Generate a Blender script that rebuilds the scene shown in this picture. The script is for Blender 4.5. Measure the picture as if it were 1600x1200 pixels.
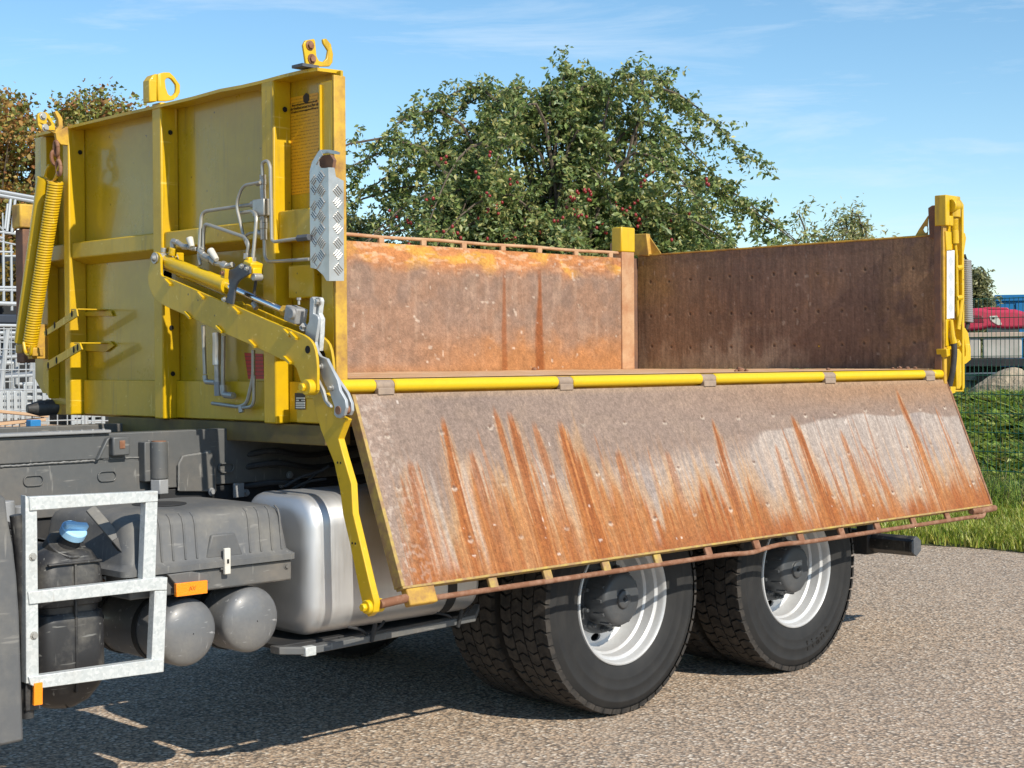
import bpy, bmesh, math, random
import numpy as np
from mathutils import Matrix, Vector

random.seed(7); rng = np.random.default_rng(11)
for o in list(bpy.data.objects): bpy.data.objects.remove(o)
scene = bpy.context.scene
col = scene.collection

# ------------------------------------------------------------------ camera
F_PX = 2406.77
CAM = np.array([-3.6589, -4.697, 1.6137]); YAW, PITCH, ROLL = .7957, -.0151, -.0063
_c, _s = math.cos(YAW), math.sin(YAW)
_fw = np.array([_c, _s, 0]); _rt = np.array([_s, -_c, 0]); _up = np.array([0, 0, 1.])
CF = _fw*math.cos(PITCH) + _up*math.sin(PITCH); _u2 = _up*math.cos(PITCH) - _fw*math.sin(PITCH)
CR = _rt*math.cos(ROLL) + _u2*math.sin(ROLL); CU = _u2*math.cos(ROLL) - _rt*math.sin(ROLL)
cd = bpy.data.cameras.new('camera'); cam = bpy.data.objects.new('camera', cd); col.objects.link(cam)
cd.sensor_width = 36; cd.lens = 36*F_PX/1600; cd.clip_start = .05; cd.clip_end = 2000
cam.matrix_world = Matrix(((CR[0], CU[0], -CF[0], CAM[0]), (CR[1], CU[1], -CF[1], CAM[1]), (CR[2], CU[2], -CF[2], CAM[2]), (0, 0, 0, 1)))
scene.camera = cam

def U(px, py, ax, val):
    """where the sight line of a photo pixel meets the real plane ax = val (metres)"""
    D = CF + CR*(px-800)/F_PX - CU*(py-600)/F_PX
    i = 'xyz'.index(ax); t = (val-CAM[i])/D[i]
    return CAM + D*t
def PX(pts, ax, val, ox=0, oy=0, sc=1.0):
    return [U(ox+a/sc, oy+b/sc, ax, val) for a, b in pts]

# ------------------------------------------------------------------ light
SUN = Vector((-.07, -1.0, .78)).normalized()
el = math.asin(SUN.z); az = math.atan2(SUN.x, SUN.y)
world = bpy.data.worlds.new('World'); scene.world = world; world.use_nodes = True
nt = world.node_tree; nt.nodes.clear()
wo = nt.nodes.new('ShaderNodeOutputWorld'); bg = nt.nodes.new('ShaderNodeBackground')
sky = nt.nodes.new('ShaderNodeTexSky'); sky.sky_type = 'NISHITA'; sky.sun_disc = False
sky.sun_elevation = el; sky.sun_rotation = az; sky.altitude = 100; sky.air_density = 1.0; sky.dust_density = .15; sky.ozone_density = 3.0
bg.inputs['Strength'].default_value = .095
tc = nt.nodes.new('ShaderNodeTexCoord')
mp = nt.nodes.new('ShaderNodeMapping'); mp.inputs['Scale'].default_value = (2.0, 2.0, 16); mp.inputs['Rotation'].default_value = (.05, .07, .3)
nz = nt.nodes.new('ShaderNodeTexNoise'); nz.inputs['Scale'].default_value = 2.1; nz.inputs['Detail'].default_value = 8; nz.inputs['Roughness'].default_value = .62; nz.inputs['Distortion'].default_value = .5
cr = nt.nodes.new('ShaderNodeValToRGB'); cr.color_ramp.elements[0].position = .52; cr.color_ramp.elements[0].color = (0, 0, 0, 1); cr.color_ramp.elements[1].position = .8; cr.color_ramp.elements[1].color = (.6, .6, .6, 1)
mx = nt.nodes.new('ShaderNodeMix'); mx.data_type = 'RGBA'; mx.inputs[7].default_value = (8.0, 9.2, 10.4, 1)
hs = nt.nodes.new('ShaderNodeHueSaturation'); hs.inputs['Hue'].default_value = .492; hs.inputs['Saturation'].default_value = 1.12; hs.inputs['Value'].default_value = 1.5
L = nt.links.new
L(tc.outputs['Generated'], mp.inputs['Vector']); L(mp.outputs[0], nz.inputs['Vector']); L(nz.outputs['Fac'], cr.inputs[0])
L(sky.outputs[0], hs.inputs['Color']); L(hs.outputs[0], mx.inputs[6]); L(cr.outputs[0], mx.inputs[0]); L(mx.outputs[2], bg.inputs['Color']); L(bg.outputs[0], wo.inputs['Surface'])
sd = bpy.data.lights.new('sun', 'SUN'); sd.energy = 5.0; sd.angle = math.radians(.53); sd.color = (1, .92, .79)
sun = bpy.data.objects.new('sun', sd); col.objects.link(sun); sun.location = (-5, -12, 12); sun.rotation_euler = SUN.to_track_quat('Z', 'Y').to_euler()
scene.view_settings.view_transform = 'Standard'; scene.view_settings.look = 'None'
scene.view_settings.exposure = 0.14; scene.view_settings.gamma = 1.0; scene.view_settings.use_curve_mapping = False
scene.render.engine = 'CYCLES'

# ------------------------------------------------------------------ helpers
def lin(r, g=None, b=None):
    f = lambda v: (v/255/12.92) if v <= 10 else ((v/255+.055)/1.055)**2.4
    return (f(r), f(g), f(b))
def objprops(o, label=None, cat=None, group=None, kind=None):
    if label: o['label'] = label
    if cat: o['category'] = cat
    if group: o['group'] = group
    if kind: o['kind'] = kind
    return o
def empty(name, loc=(0, 0, 0), parent=None):
    o = bpy.data.objects.new(name, None); col.objects.link(o); o.location = loc; o.empty_display_size = .1
    if parent: o.parent = parent
    return o
class MB:
    def __init__(s): s.v = []; s.f = []
    def add(s, vs, fs):
        n = len(s.v); s.v += [tuple(map(float, p)) for p in vs]; s.f += [tuple(i+n for i in f) for f in fs]; return s
    def box(s, x0, x1, y0, y1, z0, z1):
        vs = [(x, y, z) for x in (x0, x1) for y in (y0, y1) for z in (z0, z1)]
        return s.add(vs, [(0, 1, 3, 2), (4, 6, 7, 5), (0, 4, 5, 1), (2, 3, 7, 6), (0, 2, 6, 4), (1, 5, 7, 3)])
    def obox(s, c, ex, ey, ez):
        c, ex, ey, ez = map(np.array, (c, ex, ey, ez))
        vs = [c+a*ex+b*ey+d*ez for a in (-1, 1) for b in (-1, 1) for d in (-1, 1)]
        return s.add(vs, [(0, 1, 3, 2), (4, 6, 7, 5), (0, 4, 5, 1), (2, 3, 7, 6), (0, 2, 6, 4), (1, 5, 7, 3)])
    def prism(s, pts, ax, a, b):
        """polygon of 3-D points, its ax coordinate swept from a to b"""
        i = 'xyz'.index(ax); n = len(pts); A = []; B = []
        for p in pts:
            q = list(p); q[i] = a; A.append(q); q = list(p); q[i] = b; B.append(q)
        return s.add(A+B, [tuple(range(n)), tuple(range(2*n-1, n-1, -1))]+[(k, (k+1) % n, n+(k+1) % n, n+k) for k in range(n)])
    def ring(s, outer, inner, ax, a, b):
        i = 'xyz'.index(ax); n = len(outer); vs = []
        for val in (a, b):
            for loop in (outer, inner):
                for p in loop:
                    q = list(p); q[i] = val; vs.append(q)
        fs = []
        for k in range(n):
            j = (k+1) % n
            fs += [(k, j, n+j, n+k), (2*n+k, 3*n+k, 3*n+j, 2*n+j), (k, 2*n+k, 2*n+j, j), (n+k, n+j, 3*n+j, 3*n+k)]
        return s.add(vs, fs)
    def tube(s, pts, r, n=10, cap=True):
        pts = [np.array(p, float) for p in pts]; m = len(pts)
        rs = r if hasattr(r, '__len__') else [r]*m
        T = []
        for k in range(m):
            t = pts[min(k+1, m-1)]-pts[max(k-1, 0)]; T.append(t/(np.linalg.norm(t)+1e-12))
        u = np.cross(T[0], (0, 0, 1));
        if np.linalg.norm(u) < .1: u = np.cross(T[0], (0, 1, 0))
        u /= np.linalg.norm(u); vs = []
        for k in range(m):
            u = u-T[k]*np.dot(u, T[k]); u /= np.linalg.norm(u); w = np.cross(T[k], u)
            for j in range(n):
                a = 2*math.pi*j/n; vs.append(pts[k]+rs[k]*(u*math.cos(a)+w*math.sin(a)))
        fs = [(k*n+j, k*n+(j+1) % n, (k+1)*n+(j+1) % n, (k+1)*n+j) for k in range(m-1) for j in range(n)]
        if cap: fs += [tuple(range(n-1, -1, -1)), tuple(range((m-1)*n, m*n))]
        return s.add(vs, fs)
    def cyl(s, p0, p1, r, n=16): return s.tube([p0, p1], r, n)
    def lathe(s, prof, n=48, ax='y', c=(0, 0, 0)):
        """prof: (along, radius) pairs turned about the ax axis"""
        i = 'xyz'.index(ax); j, k = [q for q in range(3) if q != i]; vs = []
        for a, r in prof:
            for q in range(n):
                p = [0, 0, 0]; p[i] = a+c[i]; p[j] = r*math.cos(2*math.pi*q/n)+c[j]; p[k] = r*math.sin(2*math.pi*q/n)+c[k]; vs.append(p)
        return s.add(vs, [(a*n+q, a*n+(q+1) % n, (a+1)*n+(q+1) % n, (a+1)*n+q) for a in range(len(prof)-1) for q in range(n)])
    def disc(s, c, nrm, r, n=12, h=.002):
        c = np.array(c, float); nrm = np.array(nrm, float); return s.tube([c, c+nrm*h], r, n)
    def bolt(s, c, nrm, r=.012, h=.01):
        c = np.array(c, float); nrm = np.array(nrm, float)/np.linalg.norm(nrm)
        s.tube([c, c+nrm*h*.3], r*1.5, 12); return s.tube([c, c+nrm*h], r, 6)
    def build(s, name, m, parent=None, bevel=0, ang=35, loc=None, segs=2, **kw):
        me = bpy.data.meshes.new(name); me.from_pydata(s.v, [], s.f)
        bm = bmesh.new(); bm.from_mesh(me); bmesh.ops.recalc_face_normals(bm, faces=bm.faces); bm.to_mesh(me); bm.free()
        return link(name, me, m, parent, bevel, ang, loc, segs, **kw)
def link(name, me, m, parent=None, bevel=0, ang=35, loc=None, segs=2, **kw):
    me.polygons.foreach_set('use_smooth', [True]*len(me.polygons)); me.set_sharp_from_angle(angle=math.radians(ang))
    me.materials.append(m); o = bpy.data.objects.new(name, me); col.objects.link(o)
    if parent: o.parent = parent
    if loc is not None: o.location = loc
    if bevel:
        b = o.modifiers.new('bevel', 'BEVEL'); b.width = bevel; b.segments = segs; b.limit_method = 'ANGLE'; b.angle_limit = math.radians(40); b.harden_normals = False
    objprops(o, **kw)
    return o
def bend(pts, r=.03, n=5):
    """round the corners of a polyline"""
    pts = [np.array(p, float) for p in pts]; out = [pts[0]]
    for k in range(1, len(pts)-1):
        a, b, c = pts[k-1], pts[k], pts[k+1]; da = a-b; dc = c-b; la = np.linalg.norm(da); lc = np.linalg.norm(dc)
        d = min(r, la*.45, lc*.45); p0 = b+da/la*d; p1 = b+dc/lc*d
        for i in range(n+1):
            t = i/n; out.append((1-t)**2*p0+2*t*(1-t)*b+t*t*p1)
    out.append(pts[-1]); return out
def numesh(name, verts, faces, colors=None):
    """fast mesh from arrays; every face has the same number of corners; colors per vertex"""
    me = bpy.data.meshes.new(name); nv = len(verts); nf, k = faces.shape
    me.vertices.add(nv); me.vertices.foreach_set('co', np.asarray(verts, np.float32).ravel())
    me.loops.add(nf*k); me.loops.foreach_set('vertex_index', faces.astype(np.int32).ravel())
    me.polygons.add(nf); me.polygons.foreach_set('loop_start', np.arange(0, nf*k, k, dtype=np.int32))
    me.update(calc_edges=True)
    if colors is not None:
        a = me.attributes.new('Col', 'FLOAT_COLOR', 'POINT'); c4 = np.ones((nv, 4), np.float32); c4[:, :3] = colors; a.data.foreach_set('color', c4.ravel())
    return me
def vnoise(x, y, seed=0, oct=4, lac=2.0, gain=.5):
    """value noise, 0..1"""
    r = np.random.default_rng(seed); tot = np.zeros_like(x); amp = 1; sm = 0
    for o in range(oct):
        g = r.random((128, 128)); X = x*lac**o; Y = y*lac**o; xi = np.floor(X).astype(int); yi = np.floor(Y).astype(int)
        fx = X-xi; fy = Y-yi; fx = fx*fx*(3-2*fx); fy = fy*fy*(3-2*fy)
        a = g[xi % 128, yi % 128]; b = g[(xi+1) % 128, yi % 128]; c = g[xi % 128, (yi+1) % 128]; d = g[(xi+1) % 128, (yi+1) % 128]
        tot += amp*(a*(1-fx)*(1-fy)+b*fx*(1-fy)+c*(1-fx)*fy+d*fx*fy); sm += amp; amp *= gain
    return tot/sm
def sstep(a, b, x):
    t = np.clip((x-a)/(b-a), 0, 1); return t*t*(3-2*t)

# ------------------------------------------------------------------ materials
class NT:
    def __init__(s, name):
        s.m = bpy.data.materials.new(name); s.m.use_nodes = True; s.t = s.m.node_tree; s.p = s.t.nodes['Principled BSDF']
    def n(s, t, **kw):
        nd = s.t.nodes.new(t)
        for k, v in kw.items():
            if k in nd.inputs: nd.inputs[k].default_value = v
            else: setattr(nd, k, v)
        return nd
    def l(s, a, b): s.t.links.new(a, b)
    def co(s, scale=(1, 1, 1), kind='Object'):
        t = s.n('ShaderNodeTexCoord'); m = s.n('ShaderNodeMapping', Scale=scale); s.l(t.outputs[kind], m.inputs[0]); return m.outputs[0]
    def noise(s, scale, detail=4, rough=.55, vec=None):
        n = s.n('ShaderNodeTexNoise', Scale=scale, Detail=detail, Roughness=rough); s.l(vec or s.co(), n.inputs['Vector']); return n.outputs['Fac']
    def ramp(s, src, stops):
        r = s.n('ShaderNodeValToRGB'); e = r.color_ramp.elements
        while len(e) < len(stops): e.new(.5)
        for i, (p, c) in enumerate(stops):
            e[i].position = p; e[i].color = (*(c if hasattr(c, '__len__') else (c, c, c)), 1)
        s.l(src, r.inputs[0]); return r.outputs[0]
    def mix(s, f, a, b, mode='MIX'):
        m = s.n('ShaderNodeMix', data_type='RGBA', blend_type=mode)
        for i, v in ((0, f), (6, a), (7, b)):
            if hasattr(v, 'is_output'): s.l(v, m.inputs[i])
            elif i == 0: m.inputs[0].default_value = v
            else: m.inputs[i].default_value = (*v, 1)
        return m.outputs[2]
    def base(s, c):
        if hasattr(c, 'is_output'): s.l(c, s.p.inputs['Base Color'])
        else: s.p.inputs['Base Color'].default_value = (*c, 1)
        return s
    def rough(s, r):
        if hasattr(r, 'is_output'): s.l(r, s.p.inputs['Roughness'])
        else: s.p.inputs['Roughness'].default_value = r
        return s
    def bump(s, h, st=.3, d=.002):
        b = s.n('ShaderNodeBump', Strength=st, Distance=d); s.l(h, b.inputs['Height']); s.l(b.outputs[0], s.p.inputs['Normal']); return s
    def set(s, **kw):
        for k, v in kw.items(): s.p.inputs[k.replace('_', ' ')].default_value = v
        return s
def paint(name, c, rough=.35, dirt=(.12, .09, .06), amount=.35, scale=3.0, coat=0, pits=False, lo=.52):
    s = NT(name); n1 = s.noise(scale, 6, .65); n2 = s.noise(scale*14, 3)
    d = s.ramp(n1, [(lo, 0), (lo+.26, amount)]); c2 = s.mix(d, c, dirt)
    c3 = s.mix(s.ramp(n2, [(.35, 0), (.75, .35)]), c2, tuple(v*.78 for v in c))
    if pits:
        v = s.n('ShaderNodeTexVoronoi', Scale=13.0); s.l(s.co(), v.inputs['Vector']); mk = s.noise(1.7, 2)
        pm = s.ramp(v.outputs['Distance'], [(.03, 1), (.075, 0)]); gate = s.ramp(mk, [(.5, 0), (.58, 1)])
        pm = s.mix(1.0, pm, gate, 'MULTIPLY'); c3 = s.mix(pm, c3, (.05, .025, .012))
    if pits:
        sn = s.noise(1.0, 6, .7, s.co((16, 16, 1.1))); g2 = s.noise(1.3, 3); stn = s.mix(1.0, s.ramp(sn, [(.54, 0), (.72, .75)]), s.ramp(g2, [(.42, 0), (.62, 1)]), 'MULTIPLY'); c3 = s.mix(stn, c3, (.20, .115, .035))
        chp = s.noise(30, 4, .7); c3 = s.mix(s.mix(1.0, s.ramp(chp, [(.68, 0), (.71, .9)]), s.ramp(s.noise(2.1, 2), [(.5, 0), (.6, 1)]), 'MULTIPLY'), c3, (.13, .065, .03))
    s.base(c3); s.rough(s.ramp(n1, [(.3, rough), (.8, min(1, rough+.25))])); s.bump(n2, .06, .002)
    if coat: s.set(Coat_Weight=coat, Coat_Roughness=.05)
    return s.m
YEL = (.64, .405, .006)
M = {}
M['yellow'] = paint('yellow_paint', YEL, .3, (.30, .15, .03), .5, 2.3, .12, True)
M['yellow_skin'] = paint('yellow_skin_paint', (.51, .335, .008), .2, (.34, .23, .07), .6, 2.0, .32, True)
M['yellow_clean'] = paint('yellow_tube_paint', (.74, .48, .006), .3, (.5, .28, .03), .3, 5, .2)
M['yellow_worn'] = paint('worn_yellow_paint', (.62, .38, .04), .5, (.25, .12, .05), .9, 9, 0, lo=.4)
M['yellow_chipped'] = paint('chipped_yellow_paint', (.46, .33, .075), .6, (.27, .155, .09), .95, 26, 0, lo=.34)
M['chassis'] = paint('chassis_grey_paint', (.10, .104, .106), .42, (.19, .165, .135), .7, 2.6, 0, lo=.42)
M['dark'] = paint('dark_underbody', (.022, .023, .025), .6, (.08, .07, .06), .6, 4)
M['black_plastic'] = paint('black_tank_plastic', (.028, .028, .03), .38, (.16, .15, .13), .75, 7, 0, lo=.47)
M['rubber_hose'] = paint('hose_rubber', (.03, .03, .032), .6, (.12, .11, .1), .5, 20)
M['grey_plastic'] = paint('grey_cover_plastic', (.105, .108, .112), .5, (.20, .187, .16), .8, 3.4, 0, lo=.42)
M['grey_tank'] = paint('grey_tank_paint', (.135, .14, .147), .34, (.24, .225, .2), .6, 6, .15, lo=.45)
M['zinc_steel'] = paint('zinc_pipe', (.46, .44, .385), .34, (.28, .24, .18), .6, 14); M['zinc_steel'].node_tree.nodes['Principled BSDF'].inputs['Metallic'].default_value = .55
M['fitting'] = paint('fitting_metal', (.46, .45, .42), .36, (.22, .19, .15), .6, 25); M['fitting'].node_tree.nodes['Principled BSDF'].inputs['Metallic'].default_value = .6
M['cast'] = paint('cast_grey_steel', (.33, .335, .34), .5, (.2, .18, .16), .6, 12); M['cast'].node_tree.nodes['Principled BSDF'].inputs['Metallic'].default_value = .3
M['slate_plate'] = paint('slate_bracket_paint', (.085, .09, .1), .42, (.2, .19, .17), .5, 10)
M['rusty'] = paint('rusty_steel', (.20, .085, .042), .75, (.36, .21, .14), .9, 22, lo=.42)
M['dusty_steel'] = paint('dusty_steel', (.27, .205, .16), .75, (.40, .30, .22), .9, 20, lo=.4)
M['orange_rust'] = paint('orange_rust_steel', (.42, .215, .11), .75, (.56, .37, .22), .9, 9, lo=.38)
M['rust_brown'] = paint('rust_brown_steel', (.155, .085, .06), .8, (.28, .14, .07), .8, 14, lo=.42)
M['blue_cap'] = paint('blue_cap_plastic', (.36, .64, .90), .45, (.4, .55, .75), .5, 18)
M['hub'] = paint('hub_grey', (.055, .06, .066), .4, (.12, .11, .10), .5, 9)
M['rim'] = paint('silver_rim_paint', (.56, .57, .58), .34, (.32, .29, .25), .5, 5); M['rim'].node_tree.nodes['Principled BSDF'].inputs['Metallic'].default_value = .25
M['chrome'] = NT('chrome_rod').base((.75, .77, .8)).rough(.12).set(Metallic=1.0).m
M['black'] = NT('black_hole').base((.008, .008, .008)).rough(.9).m
M['white_knob'] = paint('white_knob', (.62, .6, .53), .45, (.35, .32, .28), .5, 20)
M['orange'] = NT('orange_reflector')
_v = M['orange'].n('ShaderNodeTexVoronoi', Scale=160.0); M['orange'].l(M['orange'].co(), _v.inputs['Vector'])
M['orange'].base((.95, .27, .008)).rough(.2).bump(_v.outputs['Distance'], .4, .002).set(Coat_Weight=.6); M['orange'] = M['orange'].m
s = NT('galvanised_steel'); v = s.n('ShaderNodeTexVoronoi', Scale=110.0); s.l(s.co(), v.inputs['Vector'])
hv = s.n('ShaderNodeSeparateColor'); s.l(v.outputs['Color'], hv.inputs[0])
c = s.mix(s.ramp(hv.outputs[0], [(0, 0), (1, 1)]), (.46, .49, .49), (.60, .62, .615)); c = s.mix(s.ramp(s.noise(6, 5), [(.52, 0), (.8, .5)]), c, (.42, .40, .36))
s.base(c).rough(.48).set(Metallic=.15); M['galv'] = s.m
s = NT('galvanised_lever'); v = s.n('ShaderNodeTexVoronoi', Scale=60.0); s.l(s.co(), v.inputs['Vector'])
c = s.mix(s.ramp(s.noise(11, 5), [(.35, 0), (.7, 1)]), (.50, .52, .53), (.33, .345, .35)); s.base(c).rough(.42).set(Metallic=.35); M['galv_lever'] = s.m
s = NT('checker_aluminium'); c = s.mix(s.ramp(s.noise(9, 5), [(.4, 0), (.7, .7)]), (.60, .585, .56), (.36, .33, .29)); s.base(c).rough(.34).set(Metallic=.7); M['checker'] = s.m
s = NT('brushed_aluminium_tank'); n1 = s.noise(5, 6, .6, s.co((14, 1, 1))); n2 = s.noise(3, 4)
c = s.mix(s.ramp(n2, [(.45, 0), (.75, .5)]), (.62, .63, .64), (.42, .41, .395)); s.base(c).rough(s.ramp(n1, [(.3, .40), (.7, .56)])).bump(s.noise(4, 3), .1, .01).set(Metallic=.78); M['alu'] = s.m
s = NT('tyre_rubber'); n1 = s.noise(9, 5); c = s.mix(s.ramp(n1, [(.4, 0), (.75, .55)]), (.011, .011, .0115), (.028, .026, .024)); s.base(c).rough(.7).bump(s.noise(60, 3), .1, .002); M['tyre'] = s.m
s = NT('tyre_tread_rubber'); n1 = s.noise(14, 6, .7); c = s.mix(s.ramp(n1, [(.38, 0), (.66, .9)]), (.013, .0125, .0125), (.065, .055, .046)); s.base(c).rough(.85).bump(s.noise(70, 3), .25, .003); M['tread'] = s.m

def scratch(mat, colr, amount=.6, sc=(40, 40, 3), rot=.6):
    t = mat.node_tree; p = t.nodes['Principled BSDF']; src = p.inputs['Base Color'].links[0].from_socket
    tc_ = t.nodes.new('ShaderNodeTexCoord'); last = src
    for k, (sc_, rt_) in enumerate(((sc, (rot, .3, .2)), ((sc[2], sc[0]*.8, sc[1]), (-rot, .5, .9)))):
        mp_ = t.nodes.new('ShaderNodeMapping'); mp_.inputs['Scale'].default_value = sc_; mp_.inputs['Rotation'].default_value = rt_; t.links.new(tc_.outputs['Object'], mp_.inputs[0])
        n_ = t.nodes.new('ShaderNodeTexNoise'); n_.inputs['Scale'].default_value = 1.0; n_.inputs['Detail'].default_value = 3; t.links.new(mp_.outputs[0], n_.inputs['Vector'])
        r_ = t.nodes.new('ShaderNodeValToRGB'); r_.color_ramp.elements[0].position = .66; r_.color_ramp.elements[0].color = (0, 0, 0, 1); r_.color_ramp.elements[1].position = .72; r_.color_ramp.elements[1].color = (amount, amount, amount, 1); t.links.new(n_.outputs['Fac'], r_.inputs[0])
        m_ = t.nodes.new('ShaderNodeMix'); m_.data_type = 'RGBA'; m_.inputs[7].default_value = (*colr, 1); t.links.new(r_.outputs[0], m_.inputs[0]); t.links.new(last, m_.inputs[6]); last = m_.outputs[2]
    t.links.new(last, p.inputs['Base Color'])
scratch(M['grey_tank'], (.42, .42, .42), .7, (60, 60, 5)); scratch(M['black_plastic'], (.20, .20, .19), .8, (70, 70, 6)); scratch(M['chassis'], (.30, .29, .27), .5, (60, 60, 8)); scratch(M['yellow'], (.86, .66, .16), .5, (50, 50, 4)); scratch(M['yellow_skin'], (.42, .30, .07), .6, (40, 40, 3)); scratch(M['grey_plastic'], (.26, .25, .23), .5, (50, 50, 6)); scratch(M['galv'], (.36, .34, .31), .4, (50, 50, 5))
def attr_mat(name, rough, grain=.22, gs=160., bump=.12, spec=.35, stretch=(1, 1, 1)):
    s = NT(name); a = s.n('ShaderNodeAttribute', attribute_name='Col'); n = s.noise(gs, 3, .6, s.co(stretch)); n2 = s.noise(gs*.22, 4, .6)
    c = s.mix(grain*1.6, a.outputs['Color'], s.ramp(n, [(.25, .22), (.75, .8)]), 'OVERLAY')
    c = s.mix(grain, c, s.ramp(n2, [(.3, .3), (.7, .7)]), 'OVERLAY')
    s.base(c); s.rough(rough); s.bump(n, bump, .0015); s.p.inputs['Specular IOR Level'].default_value = spec; return s.m
M['steel_streaked'] = attr_mat('streaked_steel', .6, .26, 170, .1, .22)
M['steel_floor'] = attr_mat('dusty_floor_steel', .9, .2, 120, .1, .1)
M['leaf'] = None
s = NT('leaf'); a = s.n('ShaderNodeAttribute', attribute_name='Col'); s.base(a.outputs['Color']).rough(.45)
tr = s.n('ShaderNodeBsdfTranslucent'); s.l(a.outputs['Color'], tr.inputs['Color']); ms = s.n('ShaderNodeMixShader', Fac=.4)
out = s.t.nodes['Material Output']; s.l(s.p.outputs[0], ms.inputs[1]); s.l(tr.outputs[0], ms.inputs[2]); s.l(ms.outputs[0], out.inputs['Surface']); M['leaf'] = s.m
s = NT('bark'); s.base(s.ramp(s.noise(18, 5), [(.3, (.06, .045, .032)), (.7, (.15, .115, .085))])).rough(.85); M['bark'] = s.m

# ------------------------------------------------------------------ ground
s = NT('asphalt')
vec = s.co()
v = s.n('ShaderNodeTexVoronoi', Scale=66.0); s.l(vec, v.inputs['Vector']); v.inputs['Randomness'].default_value = 1
v2 = s.n('ShaderNodeTexVoronoi', Scale=140.0); s.l(vec, v2.inputs['Vector'])
sp = s.n('ShaderNodeSeparateColor'); s.l(v.outputs['Color'], sp.inputs[0]); sp2 = s.n('ShaderNodeSeparateColor'); s.l(v2.outputs['Color'], sp2.inputs[0])
stone = s.ramp(sp.outputs[0], [(0, (.14, .103, .077)), (.25, (.36, .27, .195)), (.5, (.65, .47, .32)), (.68, (.55, .42, .30)), (.8, (.42, .36, .295)), (.92, (.84, .72, .575)), (1, (.90, .83, .72))])
stone2 = s.ramp(sp2.outputs[1], [(0, (.18, .132, .098)), (.6, (.51, .38, .27)), (1, (.76, .62, .49))])
st = s.mix(.32, stone, stone2)
gap = s.ramp(v.outputs['Distance'], [(.45, 0), (.8, .85)])
st = s.mix(gap, st, (.10, .088, .076))
big = s.noise(.5, 6, .62, vec); mid = s.noise(2.2, 5, .6, vec)
st = s.mix(s.ramp(big, [(.42, 0), (.72, .3)]), st, (.25, .205, .17))
st = s.mix(s.ramp(mid, [(.55, 0), (.8, .35)]), st, (.60, .48, .37))
s.base(st).rough(.88).bump(v.outputs['Distance'], .75, .006); s.p.inputs['Specular IOR Level'].default_value = .25
MB().add([(-60, -60, 0), (60, -60, 0), (60, 60, 0), (-60, 60, 0)], [(0, 1, 2, 3)]).build('yard_asphalt', s.m, kind='structure')
s = NT('far_ground'); s.base(s.ramp(s.noise(.5, 4), [(.3, (.10, .10, .05)), (.7, (.2, .17, .12))])).rough(.95)
MB().add([(-600, -600, -.02), (600, -600, -.02), (600, 600, -.02), (-600, 600, -.02)], [(0, 1, 2, 3)]).build('ground', s.m, kind='structure')

FX = 11.2          # the fence line runs along y at x = FX
def bank_z(x, y):
    return .03 + .9*sstep(FX-.1, FX+6.5, x)**.85
def edge_x(y): return 8.16 + .07*np.sin(y*1.3) + .05*np.sin(y*3.7+1) - .03*(y-1.8)
xs = np.concatenate([np.linspace(0, 3.2, 30), np.linspace(3.4, 24, 40)]); ys = np.linspace(-8, 22, 90)
gx, gy = np.meshgrid(xs, ys, indexing='ij'); X = gx+edge_x(gy); Y = gy
Z = bank_z(X, Y)*sstep(0, .25, gx) + .05*vnoise(X*1.5+9, Y*1.5+20, 3)*sstep(0, .6, gx)+.004
idx = np.arange(X.size).reshape(X.shape); F = np.stack([idx[:-1, :-1], idx[1:, :-1], idx[1:, 1:], idx[:-1, 1:]], -1).reshape(-1, 4)
s = NT('soil'); s.base(s.ramp(s.noise(3, 5), [(.3, (.035, .05, .012)), (.7, (.085, .085, .03))])).rough(.95)
me = numesh('grass_bank', np.stack([X, Y, Z], -1).reshape(-1, 3), F); link('grass_bank', me, s.m, kind='structure')

def blades(name, n, xr, yr, h0, h1, cols, zf, width=.012, lean=.45, label=None, clump=None, leafy=False):
    x = rng.uniform(*xr, n); y = rng.uniform(*yr, n)
    if clump is not None:
        keep = clump(x, y) > rng.random(n); x = x[keep]; y = y[keep]; n = len(x)
    z = zf(x, y); h = rng.uniform(h0, h1, n)*(.5+vnoise(x*2+40, y*2+40, 5)); a = rng.uniform(0, 2*np.pi, n); ln = h*rng.uniform(.1, lean*2, n)
    dx, dy = np.cos(a), np.sin(a); w = width*rng.uniform(.6, 1.4, n)
    b = np.stack([x, y, z], -1); side = np.stack([-dy*w, dx*w, 0*w], -1)
    m = b+np.stack([dx*ln*.35, dy*ln*.35, h*.6], -1); t = b+np.stack([dx*ln, dy*ln, h], -1)
    if leafy:
        V = np.stack([b+np.stack([0*x, 0*x, h*.55], -1), m+side*2.2, t, m-side*2.2], 1)
    else: V = np.stack([b-side, b+side, m+side*.7, m-side*.7, t], 1)
    ci = rng.integers(0, len(cols), n); C = np.array(cols)[ci]*rng.uniform(.65, 1.3, (n, 1))
    k = V.shape[1]; Cc = np.repeat(C[:, None], k, 1).reshape(-1, 3); i0 = np.arange(n)[:, None]*k
    if leafy: F = np.concatenate([i0+np.array([[0, 1, 2]]), i0+np.array([[0, 2, 3]])])
    else: F = np.concatenate([i0+np.array([[0, 1, 2]]), i0+np.array([[0, 2, 3]]), i0+np.array([[3, 2, 4]])])
    me = numesh(name, V.reshape(-1, 3), F, Cc); o = link(name, me, M['leaf'], ang=180, kind='stuff')
    objprops(o, label); return o
gz = lambda x, y: bank_z(x, y)*sstep(0, .25, x-edge_x(y))+.01
grn = [(.30, .37, .04), (.38, .42, .055), (.22, .31, .04), (.46, .43, .10), (.33, .35, .08)]
dgr = [(.24, .36, .06), (.31, .43, .07), (.18, .28, .05), (.38, .45, .10)]
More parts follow.
